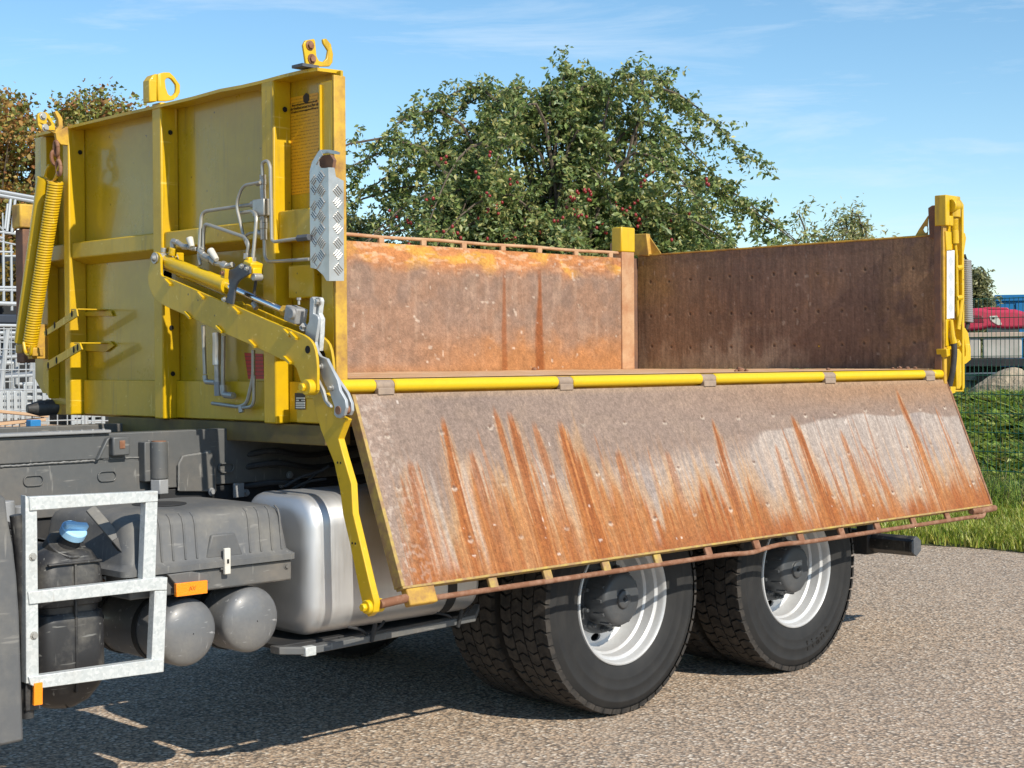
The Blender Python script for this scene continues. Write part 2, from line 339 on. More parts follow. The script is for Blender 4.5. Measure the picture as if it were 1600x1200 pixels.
blades('verge_grass', 60000, (8.0, 11.4), (.2, 6.2), .05, .12, grn, gz, .007, clump=lambda x, y: sstep(-.09, .12, x-edge_x(y)+.1*(vnoise(x*3+60, y*3+60, 14)-.5)), label='short sunlit grass verge between the asphalt and the green fence')
blades('verge_grass', 9000, (8.7, 11.4), (.2, 6.2), .06, .24, grn+dgr, gz, .008, .8, label='taller grass tufts in the verge in front of the green fence', clump=lambda x, y: sstep(.48, .7, vnoise(x*1.4, y*1.4, 9)))
blades('fence_grass', 4200, (10.7, 11.5), (.2, 5.5), .15, .45, dgr+[(.28, .25, .12)], gz, .006, .6, label='long grass stalks growing along the foot of the green fence')
blades('bank_leaves', 52000, (11.2, 19), (.2, 9), .09, .20, dgr+[(.18, .22, .04), (.22, .2, .05)], gz, .028, .9, label='leafy green ground cover on the bank behind the fence', leafy=True)
blades('bank_grass', 9000, (11.2, 19), (.2, 9), .10, .26, grn+[(.32, .28, .13)], gz, .006, .6, label='thin grass growing among the ground cover on the bank')

# ================================================================== THE TRUCK
truck = empty('tipper_truck'); objprops(truck, 'yellow tipper truck with its rusty near side board folded down over the twin wheels', 'truck')
SX = .09                                                            # headboard skin plane
# ---- headboard
hb = [U(55, 216, 'x', SX), U(55, 592, 'x', SX), U(67, 614, 'x', SX), U(82, 616, 'x', SX), U(83, 631, 'x', SX)]
y_end = .075
hb += [np.array([SX, y_end, 1.372]), np.array([SX, y_end, float(U(497, 105.5, 'x', 0)[2])-.004])]
head = MB().prism(hb, 'x', SX, SX+.012).build('headboard', M['yellow_skin'], truck)
FLG = [(57, 209), (110, 196), (170, 182), (236, 167), (300, 151), (345, 139), (380, 133), (407, 126), (440, 117), (472, 110), (497, 105.5)]
top = [U(a, b, 'x', 0.0) for a, b in FLG]
m = MB(); vs = []
for i, p in enumerate(top):
    w = .004*math.sin(i*1.9); vs += [(-.004+w, p[1], p[2]), (SX+.03, p[1], p[2]+.004), (SX+.03, p[1], p[2]-.010), (-.004+w, p[1], p[2]-.013)]
n = len(top); fs = [(4*k+j, 4*k+(j+1) % 4, 4*k+4+(j+1) % 4, 4*k+4+j) for k in range(n-1) for j in range(4)]+[(0, 1, 2, 3), (4*n-1, 4*n-2, 4*n-3, 4*n-4)]
m.add(vs, fs).build('top_flange', M['yellow'], head)
def ztop(y): return float(np.interp(y, [p[1] for p in top[::-1]], [p[2] for p in top[::-1]]))
for (y0, y1) in ((2.063, 2.119), (1.239, 1.313), (.398, .482)):
    zt = ztop((y0+y1)/2)-.004 if y0 > 2 or y0 < 1 else ztop(1.28)+.012
    m = MB().box(0, SX-.001, y0, y1, 1.366, zt); m.build('post', M['yellow'], head, bevel=.006)
for px, py, yy in ((125, 238, 2.06), (266, 207, 1.236), (445, 171, .395), (268, 512, 1.236), (270, 584, 1.236)):
    p = U(px, py, 'y', yy); MB().disc((p[0], yy, p[2]), (0, -1, 0), .011, 12, .0025).build('bolt_hole', M['black'], head)
# far edge post, return flange
yf0, yf1 = U(65, 400, 'x', 0)[1], U(56, 400, 'x', 0)[1]
MB().prism([(0, yf1, 1.51), (0, yf0, 1.44), (0, yf0, ztop(yf0)-.015), (0, yf1, ztop(yf1)-.015)], 'x', .03, SX-.001).build('edge_post', M['yellow'], head, bevel=.003)
# beams
za = U(110, 380, 'x', .012)[2]; zb_ = U(110, 404, 'x', .012)[2]
for y0, y1 in ((1.314, 2.062), (.483, 1.238)):
    MB().prism([(.012, y0, za), (.012, y0, zb_), (SX-.001, y0, zb_-.03), (SX-.001, y0, za+.012)], 'y', y0+.001, y1-.001).build('cross_beam', M['yellow'], head, bevel=.005)
MB().prism([(.03, 0, za), (.03, 0, zb_), (SX-.001, 0, zb_-.03), (SX-.001, 0, za+.012)], 'y', 2.12, yf1).build('cross_beam', M['yellow'], head, bevel=.004)
MB().box(.02, SX-.001, .12, .397, zb_-.02, za+.03).build('cross_beam', M['yellow'], head, bevel=.006)
zr = U(200, 594, 'x', .065)[2]
for y0, y1 in ((2.12, 2.24), (1.314, 2.062), (.483, 1.238), (.09, .397)):
    MB().box(.066, SX-.001, y0+.001, y1-.001, 1.37, zr).build('bottom_rail', M['yellow'], head, bevel=.003)
MB().box(.035, .16, .12, 1.78, 1.285, 1.364).build('sill_beam', paint('shadowed_sill_paint', (.20, .135, .03), .6, (.10, .07, .045), .8, 5, lo=.4), truck, bevel=.004)  # yellow darkened to carry the shadow over the sill, dirt blotches on top
# near edge: c-channel
zt0 = 2.728
MB().box(.045, .102, .060, .074, 1.50, zt0).build('edge_post', M['yellow_worn'], head, bevel=.003)
MB().box(.045, .057, .075, .15, 1.50, zt0-.02).build('edge_post_web', M['yellow'], head, bevel=.002)
q = U(501, 250, 'x', .04); MB().box(.035, SX-.001, q[1]-.004, q[1]+.004, 2.02, zt0-.03).build('stiffener_fin', M['yellow'], head)
# near lower box and block
a = U(450, 415, 'x', .03); b = U(490, 465, 'x', .03)
MB().box(.03, SX-.001, b[1], a[1], b[2], a[2]).build('guard_box', M['yellow'], head, bevel=.006)
a = U(455, 640, 'x', .05); MB().box(.03, SX-.003, .10, .30, 1.372, 1.50).build('corner_block', M['yellow'], head, bevel=.004)

# stickers and lettering
def quad_on(pts, ax, val, name, mat, parent, th=.0012):
    P4 = [U(*p, ax, val) for p in pts]; return MB().prism(P4, ax, val, val-th).build(name, mat, parent)
s = NT('instruction_sticker'); vec = s.co()
sx = s.n('ShaderNodeSeparateXYZ'); s.l(vec, sx.inputs[0])
w1 = s.n('ShaderNodeMath', operation='MULTIPLY'); w1.inputs[1].default_value = 75.; s.l(sx.outputs[2], w1.inputs[0])
fr = s.n('ShaderNodeMath', operation='FRACT'); s.l(w1.outputs[0], fr.inputs[0])
n = s.noise(1, 3, .8, s.co((1, 190, 75))); rows = s.ramp(fr.outputs[0], [(.38, 0), (.42, 1), (.72, 1), (.76, 0)])
txt = s.mix(1., rows, s.ramp(n, [(.46, 0), (.5, 1)]), 'MULTIPLY')
s.base(s.mix(txt, (.80, .40, .012), (.45, .20, .01))).rough(.4); M['sticker'] = s.m
st_pts = [(440+a/6.67, 140+b/6.67) for a, b in ((90, 85), (380, 28), (392, 580), (300, 1072), (105, 1100))]
quad_on(st_pts, 'x', SX-.001, 'instruction_sticker', M['sticker'], head)
def text(body, pos, size, mat, parent, name='lettering', right=(0, -1, 0), up=(0, 0, 1), width=None, shear=0):
    c = bpy.data.curves.new(name, 'FONT'); c.body = body; c.size = size; c.align_x = 'CENTER'; c.extrude = .0006
    t = bpy.data.objects.new('tmp_text', c); col.objects.link(t); dg = bpy.context.evaluated_depsgraph_get(); me = bpy.data.meshes.new_from_object(t.evaluated_get(dg))
    col.objects.unlink(t); bpy.data.objects.remove(t); me.name = name
    R = Vector(right).normalized(); Uu = Vector(up).normalized(); N = R.cross(Uu)
    if width:
        xs_ = [v.co.x for v in me.vertices]; k = width/(max(xs_)-min(xs_))
        for v_ in me.vertices: v_.co.x *= k
    me.transform(Matrix(((R.x, Uu.x, N.x, pos[0]), (R.y, Uu.y, N.y, pos[1]), (R.z, Uu.z, N.z, pos[2]), (0, 0, 0, 1))))
    me.materials.clear(); me.materials.append(mat); o = bpy.data.objects.new(name, me); col.objects.link(o); o.parent = parent; return o
M['ink'] = NT('black_print').base((.035, .02, .008)).rough(.5).m
sk = head.children
p = U(440+238/6.67, 140+150/6.67, 'x', SX-.004); text('Berufsgenossenschaft', p, .010, M['ink'], head, width=.17)
p = U(440+243/6.67, 140+190/6.67, 'x', SX-.004); text('Betriebsvorschriften', p, .017, M['ink'], head, width=.25)
p = U(440+240/6.67, 140+222/6.67, 'x', SX-.004); text('f\u00fcr Fahrzeugaufbauten', p, .011, M['ink'], head, width=.26)
p = U(440+257/6.67, 140+90/6.67, 'x', SX-.003)
MB().prism([(0, p[1]+.022*math.cos(i*math.pi/3+.5), p[2]+.022*math.sin(i*math.pi/3+.5)) for i in range(6)], 'x', SX-.0022, SX-.004).build('emblem', M['ink'], head)
s = NT('red_sticker'); sx = s.n('ShaderNodeSeparateXYZ'); s.l(s.co(), sx.inputs[0]); w1 = s.n('ShaderNodeMath', operation='MULTIPLY'); w1.inputs[1].default_value = 62.; s.l(sx.outputs[2], w1.inputs[0])
fr = s.n('ShaderNodeMath', operation='FRACT'); s.l(w1.outputs[0], fr.inputs[0])
s.base(s.mix(s.ramp(fr.outputs[0], [(.45, 0), (.5, .8), (.7, .8), (.75, 0)]), (.55, .03, .02), (.22, .03, .02))).rough(.45)
quad_on([(382, 551), (411, 553), (413, 592), (388, 592)], 'x', SX-.001, 'warning_sticker', s.m, head)
zz = .029
o1 = quad_on([(461, 614), (478, 614.5), (477.5, 640), (461, 639.5)], 'x', zz-.001, 'type_plate', M['ink'], head)
M['plate_white'] = NT('plate_white').base((.62, .60, .52)).rough(.45).m
for a, b, c_, d in ((463, 621, 476, 623), (463, 624.5, 467, 626.5), (471, 624.5, 476, 626.5), (462.5, 628, 476.5, 631), (462.5, 632, 476.5, 634.5), (462.5, 635.5, 476.5, 638)):
    quad_on([(a, b), (c_, b), (c_, d), (a, d)], 'x', zz-.0025, 'print_line', M['plate_white'], o1)
# smears / pits are in the paint; brackets on the far post
def bracket(front, slots, tail):
    b = MB(); P_ = [U(*q, 'x', -.07) for q in front]; b.prism(P_, 'x', -.07, -.062)
    T = [np.array([-.07, P_[1][1], P_[1][2]]), np.array([-.07, P_[0][1], P_[0][2]])]
    yr, zrr = P_[1][1], P_[1][2]
    b.box(-.062, SX-.002, yr-.005, yr+.065, zrr-.006, zrr)
    R_ = [U(*q, 'x', SX-.012) for q in tail]; b.prism(R_, 'x', SX-.012, SX-.004)
    o = b.build('angle_bracket', M['yellow'], head, bevel=.0015)
    for q in slots:
        c_ = U(*q, 'x', -.0715); MB().prism([(0, c_[1]+.008*math.cos(t), c_[2]+.017*math.sin(t)) for t in np.linspace(0, 2*math.pi, 10, False)], 'x', -.0715, -.0700).build('slot', M['black'], o)
bracket([(68, 518), (119, 482), (121, 494), (70, 526)], [(72, 513.5+6), (85, 508), (112, 490)], [(121, 494), (176, 494), (172, 485), (130, 488)])
bracket([(69, 567), (124, 535), (128, 546), (72, 579)], [(75, 571), (88, 563), (115, 546.5), (121, 543)], [(125, 548), (165, 550), (178, 540), (172, 533), (125, 535)])

# lifting hooks on the flange
HK = [(1095, 80), (1110, 52), (1165, 42), (1172, 60), (1180, 150), (1195, 180), (1222, 187), (1243, 165), (1251, 115), (1222, 70), (1218, 44), (1240, 40), (1270, 75), (1284, 140), (1280, 190), (1262, 215), (1185, 216), (1115, 214)]
yh = .16
pts = PX(HK, 'y', yh, 200, 50, 4); h = MB().prism(pts, 'y', yh, yh+.012).build('lifting_hook', M['yellow'], head, bevel=.003)
for q in ((484, 71), (487, 92)):
    c_ = U(*q, 'y', yh); MB().bolt(c_, (0, -1, 0), .013, .012).build('bolt', M['rusty'], h)
a = U(500, 100, 'y', yh); MB().box(a[0]-.10, a[0]-.02, yh-.02, yh+.05, ztop(yh)+.004, ztop(yh)+.016).build('hook_pad', M['slate_plate'], h)
O = [(186, 262), (225, 252), (262, 252), (290, 278), (308, 305), (327, 330), (326, 378), (312, 405), (285, 425), (240, 432), (188, 432), (186, 340)]
I = [(232, 305), (241, 290), (258, 286), (272, 292), (287, 310), (300, 328), (302, 352), (299, 375), (285, 393), (268, 400), (252, 388), (238, 352)]
y2 = 1.238
h = MB().ring(PX(O, 'y', y2, 200, 50, 4), PX(I, 'y', y2, 200, 50, 4), 'y', y2, y2+.016).build('lifting_eye', M['yellow'], head, bevel=.004)
q = PX([(137, 300), (160, 268), (186, 258), (186, 434), (138, 436)], 'y', y2, 200, 50, 4); MB().prism(q, 'y', y2+.005, y2+.06).build('eye_block', M['yellow'], h, bevel=.004)
HK3 = [(320, 440), (345, 412), (400, 410), (425, 440), (452, 490), (470, 530), (470, 560), (430, 565), (350, 555), (325, 520)]
y3 = 2.1
h = MB().ring(PX([(320, 470), (322, 430), (350, 410), (398, 410), (425, 440), (452, 490), (470, 530), (470, 565), (350, 560), (326, 520)], 'y', y3, 0, 100, 5.454),
              PX([(340, 500), (395, 520), (400, 500), (402, 470), (405, 460), (420, 480), (438, 505), (440, 525), (410, 530), (370, 530)], 'y', y3, 0, 100, 5.454), 'y', y3, y3+.02).build('lifting_hook', M['yellow'], head, bevel=.002)
m = MB().prism(PX([(466, 405), (488, 398), (532, 460), (537, 530), (520, 588), (468, 588), (478, 560), (503, 530), (497, 470)], 'y', y3, 0, 100, 5.454), 'y', y3, y3+.02)
m.prism(PX([(400, 560), (475, 585), (600, 520), (612, 600), (632, 700), (515, 687), (480, 650), (470, 592)], 'y', y3-.03, 0, 100, 5.454), 'y', y3-.035, y3-.015); m.build('hook_bracket', M['yellow_worn'], h, bevel=.002)
for q in ((365, 445), (385, 542)): MB().bolt(U(q[0]/5.454, 100+q[1]/5.454, 'y', y3), (0, -1, 0), .012, .012).build('bolt', M['fitting'], h)

# spring with its cover on the far corner
xsg = -.06
A = U(87, 285, 'x', xsg); B = U(46.5, 541, 'x', xsg); d = A-B; Ls = np.linalg.norm(d); d /= Ls
e1 = np.array([1., 0, 0]); e2 = np.cross(d, e1); R0 = .030; turns = 62; ns = turns*14
hp = [B+d*Ls*t/ns+R0*(e1*math.cos(2*math.pi*t/14)+e2*math.sin(2*math.pi*t/14)) for t in range(ns+1)]
sg = MB().tube(hp, .0078, 6).build('coil_spring', M['yellow'], truck)
MB().tube([A, B], R0-.006, 12).build('spring_core', M['yellow_worn'], sg)
A2 = U(69, 278, 'x', xsg-.0); B2 = U(33, 535, 'x', xsg); off = np.array([0, 0, 0]); half = []
vs = []; fs = []
for k, pnt in enumerate((A2, B2)):
    for j in range(13):
        t = math.pi*(.05+1.0*j/12)*1.25+math.pi*.45; vs.append(pnt+.036*(e1*math.cos(t)+e2*math.sin(t)))
fs = [(j, j+1, 14+j, 13+j) for j in range(12)]
MB().tube([A2, B2], .034, 20).build('spring_cover', M['yellow'], truck)
for a, b in (((70, 277), (78, 258)), ((88, 278), (94, 258))):
    MB().tube(bend([U(*a, 'x', xsg), U((a[0]+b[0])/2, a[1]-14, 'x', xsg), U(*b, 'x', xsg)], .03), .008, 8).build('hook_wire', M['yellow'], sg)
MB().tube(bend([U(70, 277, 'x', xsg), U(76, 284, 'x', xsg), U(84, 284, 'x', xsg), U(89, 272, 'x', xsg)], .02), .007, 8).build('hook_wire', M['yellow_worn'], sg)
def chain_link(c, ax1, ax2, a, b, r, parent):
    pts = [np.array(c)+np.array(ax1)*a*math.cos(t)+np.array(ax2)*b*math.sin(t) for t in np.linspace(0, 2*math.pi, 17)]; MB().tube(pts, r, 8, False).build('chain_link', M['rusty'], parent)
for q, ang in (((88, 232), 0), ((86, 247), 1), ((92, 262), 0)):
    c_ = U(*q, 'x', xsg); chain_link(c_, (1, 0, 0) if ang else (0, -.9, .35), (0, .2, 1), .018, .034, .009, sg)
for q, w in (((38, 545), .035), ((55, 550), .03)):
    c_ = U(*q, 'x', xsg); MB().obox(c_, (.03, 0, 0), (0, w, 0), (0, 0, .022)).build('spring_anchor', M['yellow_worn'], sg, bevel=.006)
MB().tube(bend([U(37, 535, 'x', xsg-.04), U(40, 552, 'x', xsg-.04), U(48, 556, 'x', xsg-.04), U(50, 540, 'x', xsg-.04)], .02), .008, 8).build('hook_wire', M['yellow'], sg)
p = U(55, 545, 'x', -.02); MB().box(-.05, .07, p[1]-.03, p[1]+.02, p[2]-.05, p[2]+.12).build('anchor_plate', M['yellow_worn'], truck, bevel=.004)
# locking lug on the far side of the body, seen past the headboard
p = U(38, 340, 'x', .35); MB().box(.3, .42, p[1]-.05, p[1]+.05, p[2]-.06, p[2]+.07).build('board_lug', M['yellow_worn'], truck, bevel=.008)
q = U(40, 400, 'x', .36); MB().box(.32, .42, q[1]-.05, q[1]+.04, 1.62, p[2]-.065).build('far_stanchion', M['rust_brown'], truck, bevel=.006)

# ---- fold-down mechanism in front of the headboard (plates in the y-z plane)
ARM = [(135, 262), (126, 300), (123, 330), (127, 375), (135, 405), (150, 440), (168, 468), (190, 490), (250, 522), (400, 588), (550, 660), (780, 762), (1020, 876), (1040, 886), (1052, 905), (1098, 1040), (1118, 1060), (1160, 1055), (1183, 1040), (1183, 900), (1178, 840), (1170, 790), (1158, 752), (1140, 726), (1118, 706), (1095, 692), (860, 595), (640, 497), (622, 500), (603, 480), (580, 482), (400, 402), (228, 328), (212, 324), (205, 312), (203, 250), (203, 205), (190, 182), (168, 174), (148, 190)]
XA = -.135
armF = PX(ARM, 'x', XA, 200, 350, 4)
arm = MB().prism(armF, 'x', XA, XA+.012).build('arm_plate', M['yellow'], truck, bevel=.002)
MB().prism(armF, 'x', XA+.075, XA+.087).build('arm_plate', M['yellow'], truck, bevel=.002)
for q in ((255, 364), (460, 447), (680, 540), (380, 570), (577, 658), (783, 748), (1003, 850), (1000, 680), (1040, 698)):
    c_ = U(200+q[0]/4, 350+q[1]/4, 'x', XA); MB().obox(c_, (.012, 0, 0), (0, .020, .0125), (0, -.0025, .004)).build('weld_tab', M['yellow'], arm)
for q in ((300, 380), (560, 500), (850, 630)):
    c_ = U(200+q[0]/4, 350+(q[1]+40)/4, 'x', XA+.04); MB().obox(c_, (.036, 0, 0), (0, .02, .0125), (0, -.0025, .006)).build('spacer', M['yellow'], arm)
c_ = U(200+1124/4, 350+785/4, 'x', XA); MB().tube([c_+np.array([-.0018, 0, 0]), c_+np.array([.001, 0, 0])], .015, 20).build('hole', M['black'], arm)
c_ = U(486, 605, 'x', XA); m = MB(); m.tube([c_+(-.026, 0, 0), c_+(.02, 0, 0)], .030, 20); m.tube([c_+(-.04, .012, 0), c_+(-.026, .012, 0)], .017, 6); m.build('pivot_pin', M['yellow_clean'], arm, bevel=.003)
c_ = U(200+170/4, 350+213/4, 'x', XA); m = MB(); m.tube([c_+(-.006, 0, 0), c_+(.1, 0, 0)], .024, 18); m.tube([c_+(-.018, 0, 0), c_+(-.006, 0, 0)], [.008, .017], 14); m.build('cylinder_pin', M['fitting'], arm)
MB().box(-.06, -.0, 1.06, 1.145, 1.96, 2.09).build('arm_lug', M['yellow'], head, bevel=.004)
MB().box(-.047, -.001, .03, .14, 1.47, 1.60).build('arm_lug', M['yellow'], head, bevel=.004)
# cylinder
XC = XA+.044
C0 = U(220+240/7.5, 360+345/7.5, 'x', XC); C1 = U(220+1015/7.5, 360+645/7.5, 'x', XC); ax_ = (C1-C0)/np.linalg.norm(C1-C0)
cylo = MB().tube([C0, C0+ax_*.01, C1-ax_*.02, C1-ax_*.018, C1], [.025, .029, .029, .032, .032], 28).build('hydraulic_cylinder', M['yellow_clean'], truck)
nrm = np.array([0, -ax_[2], ax_[1]]); nrm = nrm if nrm[2] > 0 else -nrm
MB().tube([C0-nrm*.032+ax_*.0, C1-nrm*.032], .006, 8).build('cylinder_rail', M['yellow'], cylo)
R1 = U(446, 486, 'x', XC); MB().tube([C1, R1], .0145, 20).build('piston_rod', M['chrome'], cylo)
MB().tube([R1-ax_*.012, R1+ax_*.03], .022, 6).build('rod_nut', M['yellow_worn'], cylo)
c_ = U(462, 492, 'x', XC); m = MB(); m.obox(c_, (.028, 0, 0), ax_*.038, nrm*.031); m.build('clevis', M['cast'], cylo, bevel=.006)
c_ = U(457, 490, 'x', XC-.03); MB().tube([c_+(.0, 0, 0), c_+(-.012, 0, 0)], [.024, .02], 16).build('clevis_pin', M['cast'], cylo, bevel=.002)
c_ = U(467, 476, 'x', XC); m = MB(); m.tube([c_, c_+(0, 0, .022)], .005, 8); m.tube([c_+(0, 0, .018), c_+(0, 0, .027)], .009, 6); m.build('bolt', M['fitting'], cylo)
c_ = U(475, 513, 'x', XC); MB().bolt(c_, (-.3, -.4, .4), .012, .02).build('bolt', M['fitting'], cylo)
c_ = U(220+375/7.5, 360+240/7.5, 'x', XC); MB().tube([c_-nrm*.02, c_+nrm*.012], .017, 14).build('port_boss', M['yellow'], cylo, bevel=.002)
pl = [(1012, 470), (1085, 455), (1180, 385), (1225, 400), (1285, 425), (1283, 505), (1215, 545), (1150, 592), (1122, 640), (1105, 720), (1082, 872), (1020, 850), (985, 828), (985, 800), (1015, 790), (1040, 700), (1045, 620), (1030, 540)]
q = PX(pl, 'x', XA-.01, 220, 360, 7.5); br = MB().prism(q, 'x', XA-.014, XA-.004).build('bracket_plate', M['slate_plate'], truck, bevel=.0015)
for u_ in ((1188, 420), (1250, 448), (985, 808)): MB().bolt(U(220+u_[0]/7.5, 360+u_[1]/7.5, 'x', XA-.014), (-1, 0, 0), .007, .012).build('bolt', M['fitting'], br)
c_ = U(220+990/7.5, 360+505/7.5, 'x', XA-.02); MB().obox(c_, (.012, 0, 0), (0, .014, .003), (0, -.003, .018)).build('clip_plate', M['yellow'], br, bevel=.001); MB().bolt(c_+(-.02, -.014, 0), (-1, 0, 0), .007, .012).build('bolt', M['rusty'], br)
c_ = U(394, 421, 'x', XC); m = MB(); m.obox(c_, (.03, 0, 0), (0, .026, .008), (0, -.01, .03)); m.obox(c_+(0, -.02, -.015), (.022, 0, 0), (0, .018, 0), (0, 0, .02)); m.obox(c_+(0, .014, .035), (.016, 0, 0), (0, .014, 0), (0, 0, .014)); vb = m.build('valve_block', M['yellow_clean'], truck, bevel=.005)
c_ = U(402, 433, 'x', XC-.02); MB().tube([c_+(-.02, 0, 0), c_+(.02, 0, 0)], .015, 14).build('valve_plug', M['fitting'], vb, bevel=.003)
MB().tube(bend([U(400, 436, 'x', XC), U(397.5, 455, 'x', XC), U(395, 472, 'x', XC)], .02), .006, 8).build('thin_hose', M['rubber_hose'], vb)
c_ = U(396, 474, 'x', XC-.0); MB().tube([c_, c_+(0, -.02, -.02)], .012, 8).build('fitting', M['fitting'], vb)
# fittings along the top of the cylinder
def chain(pts, rs, name, mat, parent, x, ox, oy, sc, n=10):
    P_ = PX(pts, 'x', x, ox, oy, sc)
    for k in range(len(P_)-1):
        r = rs[k % len(rs)]; MB().tube([P_[k], P_[k+1]], r, 6 if k % 2 else n).build(name, mat, parent, bevel=.0015)
chain([(375, 215), (375, 125), (430, 140), (500, 190), (560, 195), (620, 215), (655, 220)], [.012, .013, .011, .014, .011, .010], 'pipe_fitting', M['fitting'], cylo, XC+.01, 220, 360, 7.5)
chain([(690, 240), (740, 290), (830, 340), (880, 385), (960, 400), (1010, 430), (1080, 400)], [.013, .012, .015, .012, .017, .013], 'pipe_fitting', M['fitting'], cylo, XC+.015, 220, 360, 7.5)
chain([(270, 205), (268, 260)], [.012], 'pipe_fitting', M['fitting'], cylo, XC, 220, 360, 7.5)
for a, b in (((570, 90), (600, 195)), ((815, 235), (890, 345))):
    P_ = [U(220+k[0]/7.5, 360+k[1]/7.5, 'x', XC) for k in (a, b)]; m = MB().tube([P_[0], P_[0]*.35+P_[1]*.65, P_[1]], [.016, .0135, .011], 16); o = m.build('valve_knob', M['white_knob'], cylo, bevel=.002)
    MB().tube([P_[0], P_[0]+(P_[0]-P_[1])*.02], .006, 10).build('knob_cap', M['fitting'], o)
# pipes
pk = empty('pipework', (0, 0, 0), truck)
def pipe(pts, x, r=.0065, ox=300, oy=240, sc=5.454, mat='zinc_steel'):
    if not hasattr(x, '__len__'): x = [x]*len(pts)
    P_ = [U(ox+a/sc, oy+b/sc, 'x', xx) for (a, b), xx in zip(pts, x)]
    return MB().tube(bend(P_, .035, 6), r, 10).build('pipe', M[mat], pk)
XP = -.03
pipe([(580, 245), (432, 272), (375, 430), (410, 580), (440, 705), (478, 800)], XP-.02)
pipe([(525, 432), (375, 452), (82, 495), (58, 880), (72, 950)], [XP, XP, XP-.04, XP-.05, XP-.05], .0075)
pipe([(95, 810), (100, 660), (112, 600), (145, 607), (452, 712), (486, 765), (470, 860)], [XP-.04]*5+[XP-.05]*2, .0075)
pipe([(420, 505), (515, 488), (552, 530), (520, 890)], [XP, XP-.02, XP-.04, XP-.05], .0075)
pipe([(603, 190), (598, 75), (645, 58), (668, 110), (680, 735), (700, 752), (985, 712)], XP-.01, .007)
pipe([(614, 690), (620, 880), (645, 922), (1000, 900)], XP, .007)
pipe([(460, 700), (500, 675), (590, 680)], XP, .006)
def fit(pts, rs, x, ox=300, oy=240, sc=5.454, mat='fitting'):
    P_ = PX(pts, 'x', x, ox, oy, sc)
    for k in range(len(P_)-1): MB().tube([P_[k], P_[k+1]], rs[k], 6 if rs[k] > .012 else 12).build('pipe_fitting', M[mat], pk, bevel=.001)
fit([(603, 180), (603, 218), (603, 265), (603, 305), (608, 390)], [.014, .0155, .014, .013], XP)
fit([(608, 525), (610, 590), (610, 640), (612, 735)], [.0165, .0175, .015], XP)
fit([(555, 255), (590, 250)], [.011], XP); fit([(510, 435), (550, 425)], [.014], XP); fit([(560, 668), (595, 682)], [.011], XP)
fit([(468, 850), (465, 900)], [.015], XP-.05); fit([(517, 885), (516, 940)], [.016], XP-.05); fit([(95, 800), (70, 860), (160, 905)], [.014, .017], XP-.04); fit([(905, 722), (1000, 712)], [.014], XP-.01, mat='slate_plate')
a = U(300+605/5.454, 240+388/5.454, 'x', XP); b = U(300+645/5.454, 240+528/5.454, 'x', XP); b2 = U(300+548/5.454, 240+528/5.454, 'x', XP)
MB().box(XP-.02, XP+.03, b[1], b2[1], b[2], a[2]).build('valve_manifold', M['fitting'], pk, bevel=.004)
XL = .03
def lp(pts, r, mat='zinc_steel', x=XL): pipe(pts, x, r, 300, 480, 6, mat)
lp([(105, 170), (122, 630)], .0085); lp([(122, 640), (128, 700), (220, 705)], .011, 'fitting'); lp([(295, 270), (290, 740)], .009)
lp([(230, 240), (235, 330), (232, 480), (235, 540)], .019, 'checker'); lp([(235, 500), (240, 700)], .013, 'fitting'); lp([(240, 700), (245, 830)], .016, 'cast'); lp([(290, 730), (295, 820), (390, 830)], .014, 'fitting')
lp([(575, 400), (575, 650), (515, 905), (440, 935), (190, 900)], .008); lp([(582, 640), (580, 930), (460, 945)], .007); lp([(455, 920), (465, 985)], .012, 'fitting')
# galvanised lever pair
XLv = -.105
LK = [(60, 468), (75, 545), (100, 583), (150, 602), (235, 772), (252, 850), (296, 925), (303, 985), (285, 1045), (258, 1068), (228, 1062), (208, 1040), (212, 980), (178, 880), (170, 850), (140, 810), (100, 705), (85, 625), (68, 560)]
q = PX(LK, 'x', XLv, 480, 440, 5); lv = MB().prism(q, 'x', XLv, XLv+.014).build('lever_link', M['galv_lever'], truck, bevel=.002)
q = PX([(105, 470), (150, 560), (160, 620), (250, 770), (320, 870), (352, 950), (355, 1010), (338, 1045), (300, 1040), (290, 930), (240, 850), (150, 640), (110, 560)], 'x', XLv+.05, 480, 440, 5); MB().prism(q, 'x', XLv+.045, XLv+.059).build('lever_link', M['galv_lever'], truck, bevel=.002)
q = PX([(95, 760), (140, 850), (160, 930), (195, 965), (198, 985), (175, 975), (145, 935), (120, 860), (88, 800)], 'x', XLv+.03, 480, 440, 5); MB().prism(q, 'x', XLv+.02, XLv+.032).build('lever_web', M['galv_lever'], lv, bevel=.002)
q = PX([(28, 128), (45, 118), (62, 150), (52, 250), (70, 258), (90, 275), (95, 300), (68, 480), (60, 520), (30, 470), (-15, 420), (0, 350), (20, 310)], 'x', XLv+.008, 480, 440, 5); up_ = MB().prism(q, 'x', XLv+.004, XLv+.018).build('swing_link', M['galv_lever'], truck, bevel=.002)
q = PX([(45, 118), (103, 124), (112, 150), (100, 250), (118, 290), (112, 440), (103, 545), (70, 520), (85, 330), (80, 275), (55, 250)], 'x', XLv+.03, 480, 440, 5); MB().prism(q, 'x', XLv+.024, XLv+.045).build('swing_link', M['galv'], truck, bevel=.003)
for u_ in ((110, 663), (192, 830)): MB().bolt(U(480+u_[0]/5, 440+u_[1]/5, 'x', XLv), (-1, 0, 0), .008, .016).build('bolt', M['fitting'], lv)
MB().bolt(U(480+92/5, 440+158/5, 'x', XLv+.024), (-1, 0, 0), .011, .018).build('bolt', M['fitting'], up_)
c_ = U(480+243/5, 440+1005/5, 'x', XLv); MB().tube([c_+(-.003, 0, 0), c_+(.055, 0, 0)], .016, 16).build('link_pin', M['rusty'], lv)
